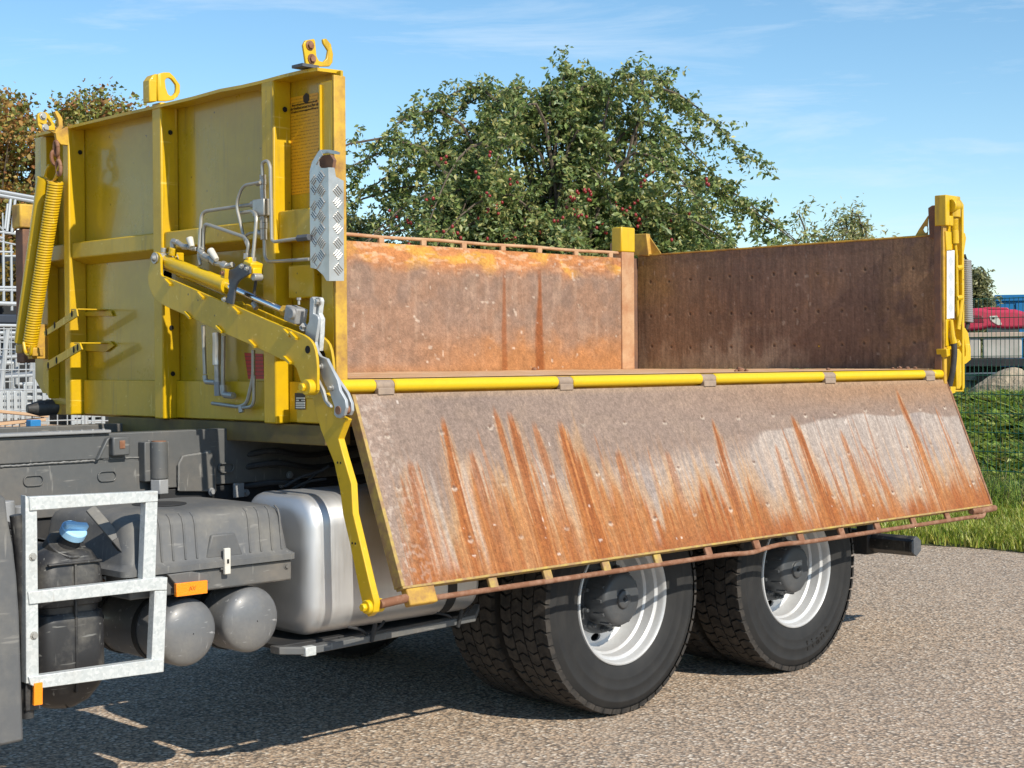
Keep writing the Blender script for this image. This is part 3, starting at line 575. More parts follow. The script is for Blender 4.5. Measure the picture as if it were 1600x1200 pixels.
# long yellow lever down to the board's lower bar
XG = -.055
LG = [(488, 622), (500, 612), (517, 622), (530, 650), (541, 655), (538, 662), (529, 686), (536, 712), (549, 756), (551.5, 802), (563, 850), (577, 910), (585, 942), (583, 957), (575, 964), (569, 955), (562, 926), (546, 848), (535.5, 803), (531, 766), (522, 724), (501, 672)]
q = PX(LG, 'x', XG, 0, 0, 1); gl = MB().prism(q, 'x', XG, XG+.03).build('board_lever', M['yellow'], truck, bevel=.003)
c_ = U(576, 948, 'x', XG); m = MB(); m.tube([c_+(-.016, 0, 0), c_+(.06, 0, 0)], .026, 18); m.tube([c_+(-.034, 0, 0), c_+(-.016, 0, 0)], .016, 6); m.build('pivot_bolt', M['yellow_clean'], gl, bevel=.003)
for u_ in ((530, 723), (553, 849)):
    c_ = U(*u_, 'x', XG); m = MB()
    for k in (-.009, .009): m.disc(c_+(0, k, 0), (-1, 0, 0), .0045, 10, .0015)
    m.build('drill_hole', M['black'], gl)
# checker plate cover on the near corner
XK = -.03
kf = [(1135, 870), (1150, 812), (1188, 748), (1200, 735), (1215, 770), (1190, 800), (1192, 835), (1205, 850), (1235, 850), (1252, 846), (1255, 1200), (1258, 1556), (1240, 1555), (1220, 1520), (1180, 1482), (1140, 1472), (1137, 1200)]
q = PX(kf, 'x', XK, 200, 50, 4); ky = U(513, 300, 'x', XK)[1]
ck = MB().prism(q, 'x', XK, XK+.004).build('checker_cover', M['checker'], truck)
q2 = PX([(1254, 846), (1290, 848), (1300, 905), (1348, 930), (1350, 1555), (1256, 1556)], 'y', ky, 200, 50, 4)
MB().prism(q2, 'y', ky, ky+.004).build('checker_side', M['checker'], ck)
q3 = PX([(1188, 750), (1200, 736), (1262, 736), (1296, 742), (1322, 752), (1318, 766), (1285, 762), (1250, 756), (1215, 760)], 'x', XK+.02, 200, 50, 4); MB().prism(q3, 'x', XK+.02, XK+.024).build('torn_lip', M['checker'], ck)
MB().prism(PX([(1215, 772), (1190, 800), (1192, 835), (1205, 852), (1276, 852), (1284, 800), (1262, 765)], 'x', XK+.03, 200, 50, 4), 'x', XK+.03, XK+.045).build('cavity_shade_plate', M['rust_brown'], ck)  # added dark plate standing in for the shade inside the cover's opening
def inside(poly, a, b):
    c = False; n_ = len(poly)
    for i_ in range(n_):
        (x0, y0), (x1, y1) = poly[i_], poly[(i_+1) % n_]
        if (y0 > b) != (y1 > b) and a < (x1-x0)*(b-y0)/(y1-y0)+x0: c = not c
    return c
def bars(poly, put, lo, hi, name):
    m = MB(); P2 = .050
    for iz in range(int((hi[1]-lo[1])/P2)+2):
        for iy in range(int((hi[0]-lo[0])/P2)+2):
            sg_ = 1 if (iz+iy) % 2 else -1
            for j in (-2, -1, 0, 1, 2):
                a = lo[0]+iy*P2+j*.0068; b = lo[1]+iz*P2-j*.0068*sg_; h_ = .0125
                if all(inside(poly, a+k*h_, b+k*h_*sg_) for k in (-1.1, 0, 1.1)): put(m, a, b, h_, sg_)
    m.build(name, M['checker'], ck, bevel=.0008, segs=1, kind='stuff')
pq = [(p[1], p[2]) for p in q]
bars(pq, lambda m, a, b, h_, sg_: m.obox((XK-.0012, a, b), (.0026, 0, 0), (0, h_, h_*sg_), (0, -.0019*sg_, .0019)), (min(p[0] for p in pq), min(p[1] for p in pq)), (max(p[0] for p in pq), max(p[1] for p in pq)), 'tread_bars')
pq2 = [(p[0], p[2]) for p in q2]
bars(pq2, lambda m, a, b, h_, sg_: m.obox((a, ky-.0012, b), (h_, 0, h_*sg_), (0, .0026, 0), (-.0019*sg_, 0, .0019)), (min(p[0] for p in pq2), min(p[1] for p in pq2)), (max(p[0] for p in pq2), max(p[1] for p in pq2)), 'tread_bars')

# ---- floor, hinge tube, side boards
LX = 4.55; W2 = 2.40
def grid(name, o, u, v, nu, nv, colfun, mat, parent, disp=None, thick=None, nrm=None):
    o, u, v = map(np.array, (o, u, v)); a = np.linspace(0, 1, nu); b = np.linspace(0, 1, nv); A, B_ = np.meshgrid(a, b, indexing='ij')
    Lu, Lv = np.linalg.norm(u), np.linalg.norm(v)
    P_ = o+A[..., None]*u+B_[..., None]*v
    nn = np.array(nrm) if nrm is not None else np.cross(u, v)/(Lu*Lv)
    D = disp(A*Lu, B_*Lv) if disp else 0*A
    P_ = P_+D[..., None]*nn; C = colfun(A*Lu, B_*Lv)
    idx = np.arange(nu*nv).reshape(nu, nv); F = np.stack([idx[:-1, :-1], idx[1:, :-1], idx[1:, 1:], idx[:-1, 1:]], -1).reshape(-1, 4)
    me = numesh(name, P_.reshape(-1, 3), F, np.clip(C, 0, 1).reshape(-1, 3)); return link(name, me, mat, parent, ang=60)
def mixc(C, m, c): return C*(1-m[..., None])+np.array(c)*m[..., None]
def bolts(A, B_, us, vs, r=.011):
    """dimples: returns (mask, ring)"""
    mk = np.zeros_like(A); rg = np.zeros_like(A)
    for u_ in us:
        for v_ in vs:
            du = u_+random.uniform(-.01, .01); dv = v_+random.uniform(-.008, .008); d_ = np.hypot(A-du, B_-dv)
            mk = np.maximum(mk, 1-sstep(r*.6, r, d_)); rg = np.maximum(rg, sstep(r*.8, r*1.1, d_)*(1-sstep(r*1.3, r*2.2, d_)))
    return mk, rg
# fold-down near side board
AL = math.radians(22); HP = np.array([0, .012, 1.486]); BL = .775
bx0, bx1 = .085, 4.55
vdir = np.array([0, -math.sin(AL), -math.cos(AL)]); bn = np.array([0, -math.cos(AL), math.sin(AL)])
def on_board(px, py):
    D = CF + CR*(px-800)/F_PX - CU*(py-600)/F_PX; t = np.dot(HP-CAM, bn)/np.dot(D, bn); p = CAM+D*t
    return p[0]-bx0, np.dot(p-HP, vdir)
STREAKS = [((690, 648), (748, 895), .045, 1.), ((640, 715), (668, 925), .075, .7), ((770, 632), (850, 905), .035, .9), ((795, 640), (868, 900), .055, .95), ((832, 655), (905, 890), .04, .7), ((872, 655), (948, 885), .06, 1.),
           ((965, 700), (1005, 868), .05, .7), ((1112, 652), (1165, 845), .035, .9), ((1235, 645), (1308, 822), .05, 1.), ((1210, 690), (1255, 832), .03, .55), ((1312, 668), (1368, 815), .035, .7), ((1345, 690), (1408, 808), .03, .6), ((1398, 603), (1478, 800), .032, .95), ((1040, 700), (1080, 855), .04, .5), ((735, 700), (790, 900), .06, .7)]
bn_us = np.linspace(.112, 4.34, 16); bn_vs = (.165, .395, .625)
_q = np.random.default_rng(77); EXTRA = [(float(_q.uniform(.25, 4.3)), float(_q.uniform(.14, .55)), float(_q.uniform(.010, .032)), float(_q.uniform(.35, .8)), float(_q.uniform(-.05, .05))) for _ in range(46)]
def marks(A, B_, us, vs, r=.009):
    """bolt marks: a dark dent and a pale crescent under it"""
    dk = np.zeros_like(A); lt = np.zeros_like(A); q = np.random.default_rng(5)
    for u_ in us:
        for v_ in vs:
            du, dv, k = u_+q.uniform(-.012, .012), v_+q.uniform(-.01, .01), q.uniform(.35, 1)
            d_ = np.hypot((A-du)/1.25, B_-dv); dk = np.maximum(dk, k*(1-sstep(r*.6, r*1.05, d_)))
            d2 = np.hypot((A-du)/1.4, B_-dv-r*.8); lt = np.maximum(lt, k*(1-sstep(r*.9, r*1.5, d2))*sstep(.0, r*.8, B_-dv))
    return dk, lt
def board_cols(A, B_):
    vb_ = B_/BL
    n1 = vnoise(A*1.6+3, B_*3+5, 1); n2 = vnoise(A*9, B_*14, 2, 5); n3 = vnoise(A*46+7, B_*1.4, 4, 3); n4 = vnoise(A*7+1, B_*1.0+4, 6, 4); n5 = vnoise(A*110+11, B_*2.2, 9, 3); n6 = vnoise(A*190+5, B_*7, 24, 2)
    C = np.ones(A.shape+(3,))*np.array((.222, .162, .130))
    C = mixc(C, sstep(.42, .72, n1)*.6, (.175, .130, .110)); C = mixc(C, sstep(.5, .8, n2)*.45, (.265, .192, .145))
    # brown film along the hinge, stronger to the rear
    C = mixc(C, (1-sstep(.02, .30, vb_+.1*(n2-.5)))*.75*sstep(1.2, 4.2, A), (.30, .165, .08)); C = mixc(C, (1-sstep(.0, .05, vb_))*.5, (.34, .235, .15))
    # pale scoured metal below
    line = .40-.14*sstep(2.4, 3.2, A)+.05*np.sin(A*1.7)+.22*(n1-.5)
    pale = sstep(line, line+.02+.2*(1-sstep(2.2, 2.6, A)), vb_)*sstep(.45, 1.1, A)
    C = mixc(C, pale*(.3+.55*n3), (.36, .31, .275)); C = mixc(C, pale*sstep(.52, .7, n5)*.6, (.46, .40, .35)); C = mixc(C, pale*sstep(.6, .8, vnoise(A*4, B_*5, 13))*.5, (.22, .18, .17))
    # fine run marks
    C = mixc(C, sstep(.52, .72, n5)*sstep(.22, .6, vb_)*sstep(.35, .6, n4+.15)*.55, (.34, .175, .07))
    # broad rust rising from the lower edge
    edge = A-(.17-.13*vb_); left = sstep(.0, .12, edge)*(1-.30*sstep(1.6, 2.4, A)-.08*sstep(3.3, 4.3, A))
    ragged = .22*(n3-.5)+.16*(n5-.5)
    lim = 1.0-(.66-.20*sstep(1.7, 2.6, A))*left*np.clip((n4-.2)*1.9, 0.10, 1)
    r = sstep(lim-.04, lim+.16, vb_+ragged)*sstep(.0, .035, edge+.03*(n2-.5)+.03*(n5-.5))
    C = mixc(C, r*.93, (.285, .105, .026)); C = mixc(C, r*sstep(.46, .6, n3)*.65, (.27, .075, .018)); C = mixc(C, r*sstep(.52, .66, n5)*.6, (.38, .185, .07)); C = mixc(C, r*sstep(.60, .72, vnoise(A*70+9, B_*1.8, 12, 3))*.55, (.17, .05, .016))
    hal = sstep(lim-.22, lim, vb_+ragged)*(1-r)*sstep(.0, .05, edge); C = mixc(C, hal*.5, (.38, .22, .10)); gaps = sstep(.60, .72, vnoise(A*11+21, B_*.7, 23, 3))*sstep(.3, .5, vb_)*sstep(.0, .1, edge)*(1-sstep(.93, 1, vb_)); C = mixc(C, gaps*(.35+.5*n5), (.38, .33, .29))
    C = mixc(C, sstep(.86, 1, vb_+.14*(n5-.5))*sstep(.0, .04, edge)*.7, (.25, .075, .022))
    for (a, b, w, k) in STREAKS:
        u0, v0 = on_board(*a); u1, v1 = on_board(*b)
        t = np.clip((B_-v0)/(v1-v0), -.2, 1.3); cu = u0+(u1-u0)*t+.008*(n2-.5); wid = 1.55*w*(.18+.84*np.clip(t, 0, 1)**.75)
        d_ = np.abs(A-cu)/wid; fe = 1.5*(n5-.5)+.8*(n3-.5)+1.0*(n6-.5)
        halo = (1-sstep(.8, 1.7, d_+fe))*sstep(.0, .12, t)*k; C = mixc(C, halo*.45, (.43, .25, .12))
        msk = (1-sstep(.45, 1.0, d_+fe))*sstep(-.01, .10, t)*k; C = mixc(C, msk*.92, (.27, .085, .02)); C = mixc(C, msk*sstep(.48, .58, n5)*.6, (.185, .052, .015)); C = mixc(C, msk*sstep(.62, .75, vnoise(A*80+2, B_*2, 19, 2))*.5, (.48, .22, .08))
    for (ua, va, w, k, sl) in EXTRA:
        t = np.clip((B_-va)/(BL-va), -.2, 1.2); d_ = np.abs(A-ua-sl*t-.006*(n2-.5))/(w*(.15+.85*np.clip(t, 0, 1)**.7)); fe = 1.5*(n5-.5)+.7*(n3-.5)+1.0*(n6-.5)
        msk = (1-sstep(.5, 1.0, d_+fe))*sstep(-.01, .08, t)*k; C = mixc(C, msk*.9, (.33, .125, .035)); C = mixc(C, msk*sstep(.5, .62, n5)*.5, (.20, .06, .018))
    # sandy clean strip by the front edge
    C = mixc(C, (1-sstep(-.05, .02, edge+.03*(n2-.5)))*.6, (.275, .20, .16))
    C = mixc(C, sstep(.62, .7, vnoise(A*60, B_*60, 20, 2))*(1-sstep(.0, .3, A))*.35, (.5, .42, .36))
    dk, lt = marks(A, B_, bn_us, bn_vs); C = mixc(C, lt*.7, (.52, .44, .36)); C = mixc(C, dk*.85, (.12, .065, .045))
    sc = sstep(.86, .89, vnoise(A*30+30, B_*26+3, 15, 2))*sstep(.55, .6, vnoise(A*2, B_*3, 16)); C = mixc(C, sc*.6, (.60, .52, .46))
    f2 = vnoise(A*150, B_*150, 18, 2); f3 = vnoise(A*60, B_*60, 29, 2); C = C*(1+.55*(f2-.5)+.25*(f3-.5))[..., None]
    return C
def board_disp(A, B_):
    mk, rg = bolts(A, B_, bn_us, bn_vs, .009); return .004*(vnoise(A*1.3, B_*2, 21)-.5)-.004*mk+.0012*rg+.0012*(vnoise(A*9, B_*9, 22)-.5)
random.seed(3); st_ = random.getstate()
def seeded(f):
    def g(A, B_):
        random.setstate(st_); return f(A, B_)
    return g
sb = empty('side_board', (bx0, .012, 1.486), truck); objprops(sb, 'rust streaked near side board hanging open')
def bw(u_, v_, d_): return (bx0+u_, *(HP+vdir*v_+bn*d_)[1:])
g = grid('inner_face', (bx0, HP[1], HP[2]), (bx1-bx0, 0, 0), vdir*BL, 1200, 150, seeded(board_cols), M['steel_streaked'], truck, seeded(board_disp), nrm=bn)
def reparent(o, p): o.parent = p; o.location = Vector(o.location)-p.location
reparent(g, sb)
m = MB(); vs = [bw(u_, v_, d_) for u_ in (0, bx1-bx0) for v_ in (0, BL) for d_ in (-.006, -.042)]
m.add(vs, [(0, 1, 3, 2), (4, 6, 7, 5), (0, 4, 5, 1), (2, 3, 7, 6), (0, 2, 6, 4), (1, 5, 7, 3)]); reparent(m.build('board_frame', M['yellow_worn'], truck, bevel=.003), sb)
# worn strip along both board ends and the lower edge
for u0, u1 in ((-.004, .012), (bx1-bx0-.012, bx1-bx0+.004)):
    vs = [bw(u_, v_, d_) for u_ in (u0, u1) for v_ in (0, BL) for d_ in (.005, -.045)]
    reparent(MB().add(vs, [(0, 1, 3, 2), (4, 6, 7, 5), (0, 4, 5, 1), (2, 3, 7, 6), (0, 2, 6, 4), (1, 5, 7, 3)]).build('edge_strip', M['yellow_chipped'] if u0 < 1 else M['rusty'], truck, bevel=.002), sb)
vs = [bw(u_, v_, d_) for u_ in (0, bx1-bx0) for v_ in (BL, BL+.010) for d_ in (.004, -.04)]
reparent(MB().add(vs, [(0, 1, 3, 2), (4, 6, 7, 5), (0, 4, 5, 1), (2, 3, 7, 6), (0, 2, 6, 4), (1, 5, 7, 3)]).build('lower_edge', M['yellow_chipped'], truck, bevel=.002), sb)
# lower bar with tabs
us = np.linspace(.09, bx1-bx0-.13, 60)
bar = [bw(u_, BL+.058+-.002+.002*math.sin(u_*1.1)+.010*math.exp(-((u_-2.15)/.12)**2)-.008*math.exp(-((u_-2.4)/.15)**2), -.02) for u_ in us]
reparent(MB().tube(bar, .0115, 12).build('lower_bar', M['rusty'], truck), sb)
for px in (656, 768, 853, 944, 1024, 1103, 1178, 1247, 1310, 1366, 1422, 1475):
    u_ = on_board(px+2, 880-(px-853)*.152)[0]
    vs = [bw(u_+a, v_, d_) for a in (-.023, .023) for v_ in (BL+.008, BL+.055) for d_ in (-.010, -.026)]
    reparent(MB().add(vs, [(0, 1, 3, 2), (4, 6, 7, 5), (0, 4, 5, 1), (2, 3, 7, 6), (0, 2, 6, 4), (1, 5, 7, 3)]).build('bar_tab', M['yellow_chipped'] if px < 1050 else M['rusty'], truck, bevel=.004), sb)
vs = [bw(u_, v_, d_) for u_ in (.02, .16) for v_ in (BL+.002, BL+.075) for d_ in (-.002, -.04)]
reparent(MB().add(vs, [(0, 1, 3, 2), (4, 6, 7, 5), (0, 4, 5, 1), (2, 3, 7, 6), (0, 2, 6, 4), (1, 5, 7, 3)]).build('end_lug', M['yellow_worn'], truck, bevel=.006), sb)
reparent(MB().tube([bw(-.11, BL+.05, -.02), bw(.05, BL+.04, -.02)], .017, 14).build('end_pin', M['rusty'], truck), sb)
L4 = bx1-bx0
reparent(MB().tube([bw(L4-.22, BL+.022, -.018), bw(L4-.02, BL+.022, -.018), bw(L4+.05, BL+.022, -.018)], [.02, .021, .018], 16).build('end_pin', M['rusty'], truck, bevel=.004), sb)
reparent(MB().tube(bend([bw(L4-.2, BL+.06, -.02), bw(L4-.11, BL+.06, -.02), bw(L4-.07, BL+.03, -.02)], .04), .012, 10).build('lower_bar', M['rusty'], truck), sb)
# outer stiffeners
for u_ in np.linspace(.3, L4-.3, 6):
    vs = [bw(u_+a, v_, d_) for a in (-.04, .04) for v_ in (.03, BL-.02) for d_ in (-.043, -.085)]
    reparent(MB().add(vs, [(0, 1, 3, 2), (4, 6, 7, 5), (0, 4, 5, 1), (2, 3, 7, 6), (0, 2, 6, 4), (1, 5, 7, 3)]).build('stiffener', M['yellow'], truck, bevel=.004), sb)
# hinge tube segments and knuckles
ht = empty('hinge_tube', (0, .03, 1.519), truck)
def hx(px): return U(px, 605-(px-535)*.0235, 'y', .03)[0]
for a, b in ((530, 583), (612, 868), (891, 1093), (1114, 1283), (1301, 1441), (1456, 1471)):
    reparent(MB().tube([(hx(a), .03, 1.519), (hx(a)+.006, .03, 1.519), (hx(b)-.006, .03, 1.519), (hx(b), .03, 1.519)], [.021, .026, .026, .021], 24).build('tube_segment', M['yellow_clean'], truck), ht)
for a, b in ((583, 612), (868, 891), (1093, 1114), (1283, 1301), (1441, 1456)):
    m = MB().tube([(hx(a)+.002, .03, 1.519), (hx(b)-.002, .03, 1.519)], .0225, 16)
    m.box(hx(a)+.006, hx(b)-.006, .004, .03, 1.482, 1.51)
    reparent(m.build('hinge_knuckle', M['dusty_steel'], truck, bevel=.003), ht)
# bed floor
def floor_cols(A, B_):
    C = np.ones(A.shape+(3,))*np.array((.60, .36, .20)); n1 = vnoise(A*3, B_*3, 31); n2 = vnoise(A*14, B_*14, 32, 4)
    C = mixc(C, sstep(.4, .7, n1)*.7, (.48, .26, .13)); return mixc(C, sstep(.55, .8, n2)*.6, (.68, .50, .35))
grid('bed_floor', (.105, .055, 1.548), (LX-.107, 0, 0), (0, W2-.06, 0), 220, 90, floor_cols, M['steel_floor'], truck, lambda A, B_: .006*vnoise(A*6, B_*6, 33)*sstep(0, .05, B_), nrm=(0, 0, 1))
MB().box(.105, LX+.05, .056, W2+.06, 1.36, 1.544).build('bed_frame', M['yellow_worn'], truck)
# loose dirt on the floor edge
for px, py, r in ((1157, 577, .022), (1166, 578, .012), (1150, 579, .01), (835, 573, .018), (1294, 574, .012), (1405, 573, .016), (1418, 574, .014), (1395, 575, .011), (1430, 574, .013)):
    p = U(px, py, 'y', .12 if px != 835 else 2.33); bm = bmesh.new(); bmesh.ops.create_icosphere(bm, subdivisions=2, radius=r)
    for v_ in bm.verts: v_.co *= random.uniform(.75, 1.15); v_.co.z *= .7
    me = bpy.data.meshes.new('dirt_lump'); bm.to_mesh(me); bm.free(); link('dirt_lump', me, M['rusty'] if px < 1200 else M['steel_floor'] if False else M['rust_brown'], None, ang=20, loc=(p[0], p[1], 1.553+r*.3), label={1157: 'largest clod of orange dirt lying on the tipper floor edge', 1166: 'small clod right beside the largest orange clod on the floor edge', 1150: 'tiny crumb left of the largest orange clod on the floor edge', 835: 'lump of dirt at the foot of the far board under its rust streak', 1294: 'grey-brown crumb lying alone near the fourth hinge knuckle', 1405: 'second from left of the crumbs before the last hinge knuckle', 1418: 'third from left of the crumbs before the last hinge knuckle', 1395: 'leftmost of the crumbs before the last hinge knuckle', 1430: 'rightmost of the crumbs before the last hinge knuckle'}[px], cat='dirt clod', group='dirt clods on the tipper floor')
# far side board
fz1 = 2.32
fb = empty('far_side_board', (.1, W2, 1.55), truck)
fstk = [(788, .02, .8), (843, .03, 1.)]
def far_cols(A, B_):
    v_ = B_/(fz1-1.55); C = np.ones(A.shape+(3,))*np.array((.27, .165, .112))
    n1 = vnoise(A*1.5+3, B_*2, 41); n2 = vnoise(A*7, B_*7, 42, 5); n3 = vnoise(A*2, B_*34, 43, 3); n4 = vnoise(A*34, B_*4, 44, 3)
    C = mixc(C, sstep(.4, .75, n2)*.5, (.20, .15, .125)); C = mixc(C, sstep(.5, .8, n4)*.4, (.37, .26, .19)); C = mixc(C, sstep(.55, .8, n3)*.12, (.24, .16, .12))
    t = sstep(.22, .05, v_+.12*(n2-.5)+.05*(n1-.5)) if False else 1-sstep(.08, .24, v_+.16*(n2-.5)); C = mixc(C, t*.9, (.48, .20, .07)); C = mixc(C, t*sstep(.5, .68, vnoise(A*5+8, B_*14, 45))*.75, (.60, .33, .06)); C = mixc(C, t*sstep(.58, .66, vnoise(A*16, B_*60, 40, 3))*.6, (.62, .40, .26)); C = mixc(C, t*sstep(.6, .7, n2)*.5, (.28, .13, .07))
    b_ = sstep(.62, .95, v_+.35*(n2-.5))*sstep(1.9, 3.3, A+.5*(n1-.5)); C = mixc(C, b_*.8, (.40, .175, .06)); C = mixc(C, sstep(.9, 1, v_)*.5, (.36, .17, .07))
    for px, w, k in fstk:
        u_ = U(px, 480, 'y', W2)[0]-.1; d_ = np.abs(A-u_-.01*(n4-.5))/(w*(.5+v_)); C = mixc(C, (1-sstep(.5, 1.2, d_+.6*(n4-.5)))*k*sstep(.05, .3, v_)*.85, (.24, .075, .022))
    C = mixc(C, sstep(.83, .87, vnoise(A*30+11, B_*24+2, 46, 2))*.6, (.55, .46, .38)); f1 = vnoise(A*20, B_*26, 47, 5); C = C*(1+.5*(f1-.5)[..., None])
    dk, lt = marks(A, B_, np.linspace(.25, 4.1, 15), (.15, .34, .56)); C = mixc(C, lt*.6, (.46, .33, .24)); f2 = vnoise(A*140, B_*140, 60, 2); C = C*(1+.5*(f2-.5))[..., None]; return mixc(C, dk*.6, (.14, .085, .05))
o = grid('inner_face', (.1, W2, fz1), (LX-.2, 0, 0), (0, 0, -(fz1-1.55)), 520, 110, seeded(far_cols), M['steel_streaked'], truck, lambda A, B_: .003*(vnoise(A*2, B_*3, 48)-.5)+.002*(vnoise(A*12, B_*12, 49)-.5), nrm=(0, -1, 0)); reparent(o, fb)
reparent(MB().box(.1, LX-.1, W2+.004, W2+.05, 1.55, fz1).build('board_frame', M['yellow_worn'], truck), fb)
zt1 = fz1+.042; zt2 = fz1+.034
reparent(MB().tube([(.1+4.3*k/20, W2+.02, zt1+(zt2-zt1)*k/20+.003*math.sin(k*1.7)) for k in range(21)], .011, 10).build('top_bar', M['orange_rust'], truck), fb)
for px in (597, 663, 726, 787, 844, 901, 955):
    u_ = U(px, 385, 'y', W2+.01)[0]; reparent(MB().box(u_-.02, u_+.02, W2+.01, W2+.03, fz1, zt1+.0).build('bar_tab', M['orange_rust'], truck, bevel=.003), fb)
# far rear post
px0 = U(972, 480, 'y', W2-.01)[0]; px1 = U(991, 480, 'y', W2-.01)[0]
MB().box(px0, px1, W2-.012, W2+.10, 1.551, U(978, 357, 'y', W2)[2]-.10).build('rear_post', M['orange_rust'], truck, bevel=.004)
a = U(966, 395, 'y', W2-.02); b = U(992, 356, 'y', W2-.02); MB().box(px0-.012, px1+.004, W2-.018, W2+.075, a[2]+.01, b[2]).build('post_head', M['yellow'], truck, bevel=.008)
MB().box(4.50, 4.70, W2+.066, W2+.10, 1.551, 2.33).build('corner_filler', M['rust_brown'], truck)
# rear board
LXP = LX; LX = LXP+.055
zR = U(1000, 401, 'x', LX)[2]
rb = empty('rear_board', (LX, .06, 1.55), truck)
def rear_cols(A, B_):   # A from far side (0) to near side, B_ down
    v_ = B_/(zR-1.55); C = np.ones(A.shape+(3,))*np.array((.20, .128, .092))
    n1 = vnoise(A*1.5, B_*2, 51); n2 = vnoise(A*8, B_*8, 52, 5); n3 = vnoise(A*42, B_*3, 53, 3)
    C = mixc(C, sstep(.42, .75, n1)*.55, (.13, .085, .068)); C = mixc(C, sstep(.5, .75, n3)*.45, (.25, .15, .10)); C = mixc(C, sstep(.55, .8, n2)*.35, (.28, .16, .085))
    C = mixc(C, sstep(.66, .92, v_+.55*(n2-.5)+.3*(n3-.5))*.75*(1-sstep(1.0, 1.7, A)), (.36, .285, .215)); C = mixc(C, sstep(.3, .8, n1)*sstep(1.2, 2.0, A)*.6, (.085, .06, .052)); C = mixc(C, (1-sstep(.25, 1.1, A+.5*(n2-.5)))*.4, (.27, .18, .10)); C = mixc(C, (1-sstep(.0, .45, A+.3*(n2-.5)))*(1-sstep(.2, .6, v_))*.6, (.33, .20, .05))
    C = mixc(C, sstep(1.75, 2.2, A+.3*(n2-.5))*sstep(.35, .6, vnoise(A*12+5, B_*12, 54))*.5, (.33, .20, .10))
    C = mixc(C, sstep(.84, .88, vnoise(A*40+3, B_*20, 55, 2))*.5, (.42, .34, .27)); f1 = vnoise(A*110, B_*9, 57, 3); C = C*(1+.7*(f1-.5)[..., None])
    mk, rg = bolts(A, B_, np.linspace(.12, 2.2, 13), (.18, .42, .64), .012); C = mixc(C, mk*.75, (.07, .045, .03)); f2 = vnoise(A*140, B_*140, 61, 2); C = C*(1+.6*(f2-.5))[..., None]; return mixc(C, rg*.35, (.32, .2, .12))
o = grid('inner_face', (LX, W2+.06, zR), (0, -W2, 0), (0, 0, -(zR-1.552)), 300, 110, seeded(rear_cols), M['steel_streaked'], truck, seeded(lambda A, B_: .004*(vnoise(A*2, B_*3, 58)-.5)+.002*(vnoise(A*12, B_*12, 59)-.5)-.004*bolts(A, B_, np.linspace(.12, 2.2, 13), (.18, .42, .64), .012)[0]), nrm=(-1, 0, 0)); reparent(o, rb)
reparent(MB().box(LX+.005, LX+.07, .06, W2+.06, 1.552, zR).build('board_frame', M['yellow'], truck), rb)
reparent(MB().box(LX-.006, LX+.072, .06, W2+.06, zR+.001, zR+.012).build('top_edge', M['yellow_worn'], truck, bevel=.003), rb)
a = U(1012, 366, 'x', LX-.01); q = PX([(987, 398), (986, 366), (1010, 365), (1014, 400)], 'x', LX-.01)
reparent(MB().prism(q, 'x', LX-.012, LX+.03).build('corner_block', M['yellow_worn'], truck, bevel=.004), rb)
q = PX([(1012, 369), (1016, 372), (1033, 397), (1014, 398)], 'x', LX+.02); reparent(MB().prism(q, 'x', LX+.02, LX+.028).build('gusset', M['yellow_worn'], truck), rb)
q = PX([(1452, 372), (1450, 325), (1456, 321), (1468, 320), (1475, 374)], 'x', LX-.01); reparent(MB().prism(q, 'x', LX-.012, LX+.02).build('corner_block', M['rust_brown'], truck, bevel=.004), rb)
gO = [(1450, 337), (1449, 352), (1449, 360), (1449, 368), (1440, 368.5), (1430, 368.5), (1436, 358), (1442, 349)]
gI = [(1447, 353), (1449.2, 355), (1449.8, 358.5), (1449.2, 362), (1447, 364), (1444, 363), (1441.8, 359), (1443.6, 354.5)]
reparent(MB().ring(PX(gO, 'x', LX+.02), PX(gI, 'x', LX+.02), 'x', LX+.02, LX+.028).build('gusset', M['yellow_worn'], truck), rb)

LX = LXP
# ---- rear near post assembly (faces -y at y = 0)
rp = empty('rear_post', (4.58, .03, 1.46), truck)
def rpb(mb, name, mat, bevel=.003, **kw):
    o = mb.build(name, M[mat], truck, bevel=bevel, **kw); reparent(o, rp); return o
def ppx(pts, y=0.): return PX(pts, 'y', y)
rpb(MB().prism(ppx([(1474, 352), (1479, 352), (1480, 600), (1476, 600)], .0), 'y', 0, .016), 'post_edge', 'yellow_worn')
rpb(MB().prism(ppx([(1474, 352), (1479, 352), (1480, 580), (1475, 580)], .0), 'y', .017, .062), 'post_liner', 'rust_brown')
q = ppx([(1478, 352), (1505, 340), (1506, 612), (1487, 612), (1479, 600)], .05); rpb(MB().prism(q, 'y', .05, .06), 'post_web', 'yellow')
rpb(MB().prism(ppx([(1502, 322), (1498, 316), (1500, 312), (1505, 320), (1506.5, 606), (1503, 610)], -.01), 'y', -.015, .055), 'post_flange', 'yellow')
hd = ppx([(1478, 306), (1500, 307), (1501, 350), (1478, 352)], -.02)
xa_, xb_ = min(p[0] for p in hd), max(p[0] for p in hd); za_, zb2 = min(p[2] for p in hd), max(p[2] for p in hd)
m = MB(); m.box(xa_-.0, xa_+.045, -.02, .055, za_, zb2); m.box(xa_+.045, xb_, -.02, .055, zb2-.03, zb2); m.box(xb_-.03, xb_, -.02, .03, za_+.11, zb2-.03); m.box(xa_+.045, xa_+.09, -.02, .03, za_, za_+.06); m.box(xa_+.045, xb_, .035, .055, za_+.02, zb2-.03)
rpb(m, 'latch_head', 'yellow', .005)
c_ = U(1492, 322, 'y', -.01); rpb(MB().tube([c_+(-.06, 0, 0), c_+(.03, 0, 0)], .04, 14), 'latch_pivot', 'yellow', .003)
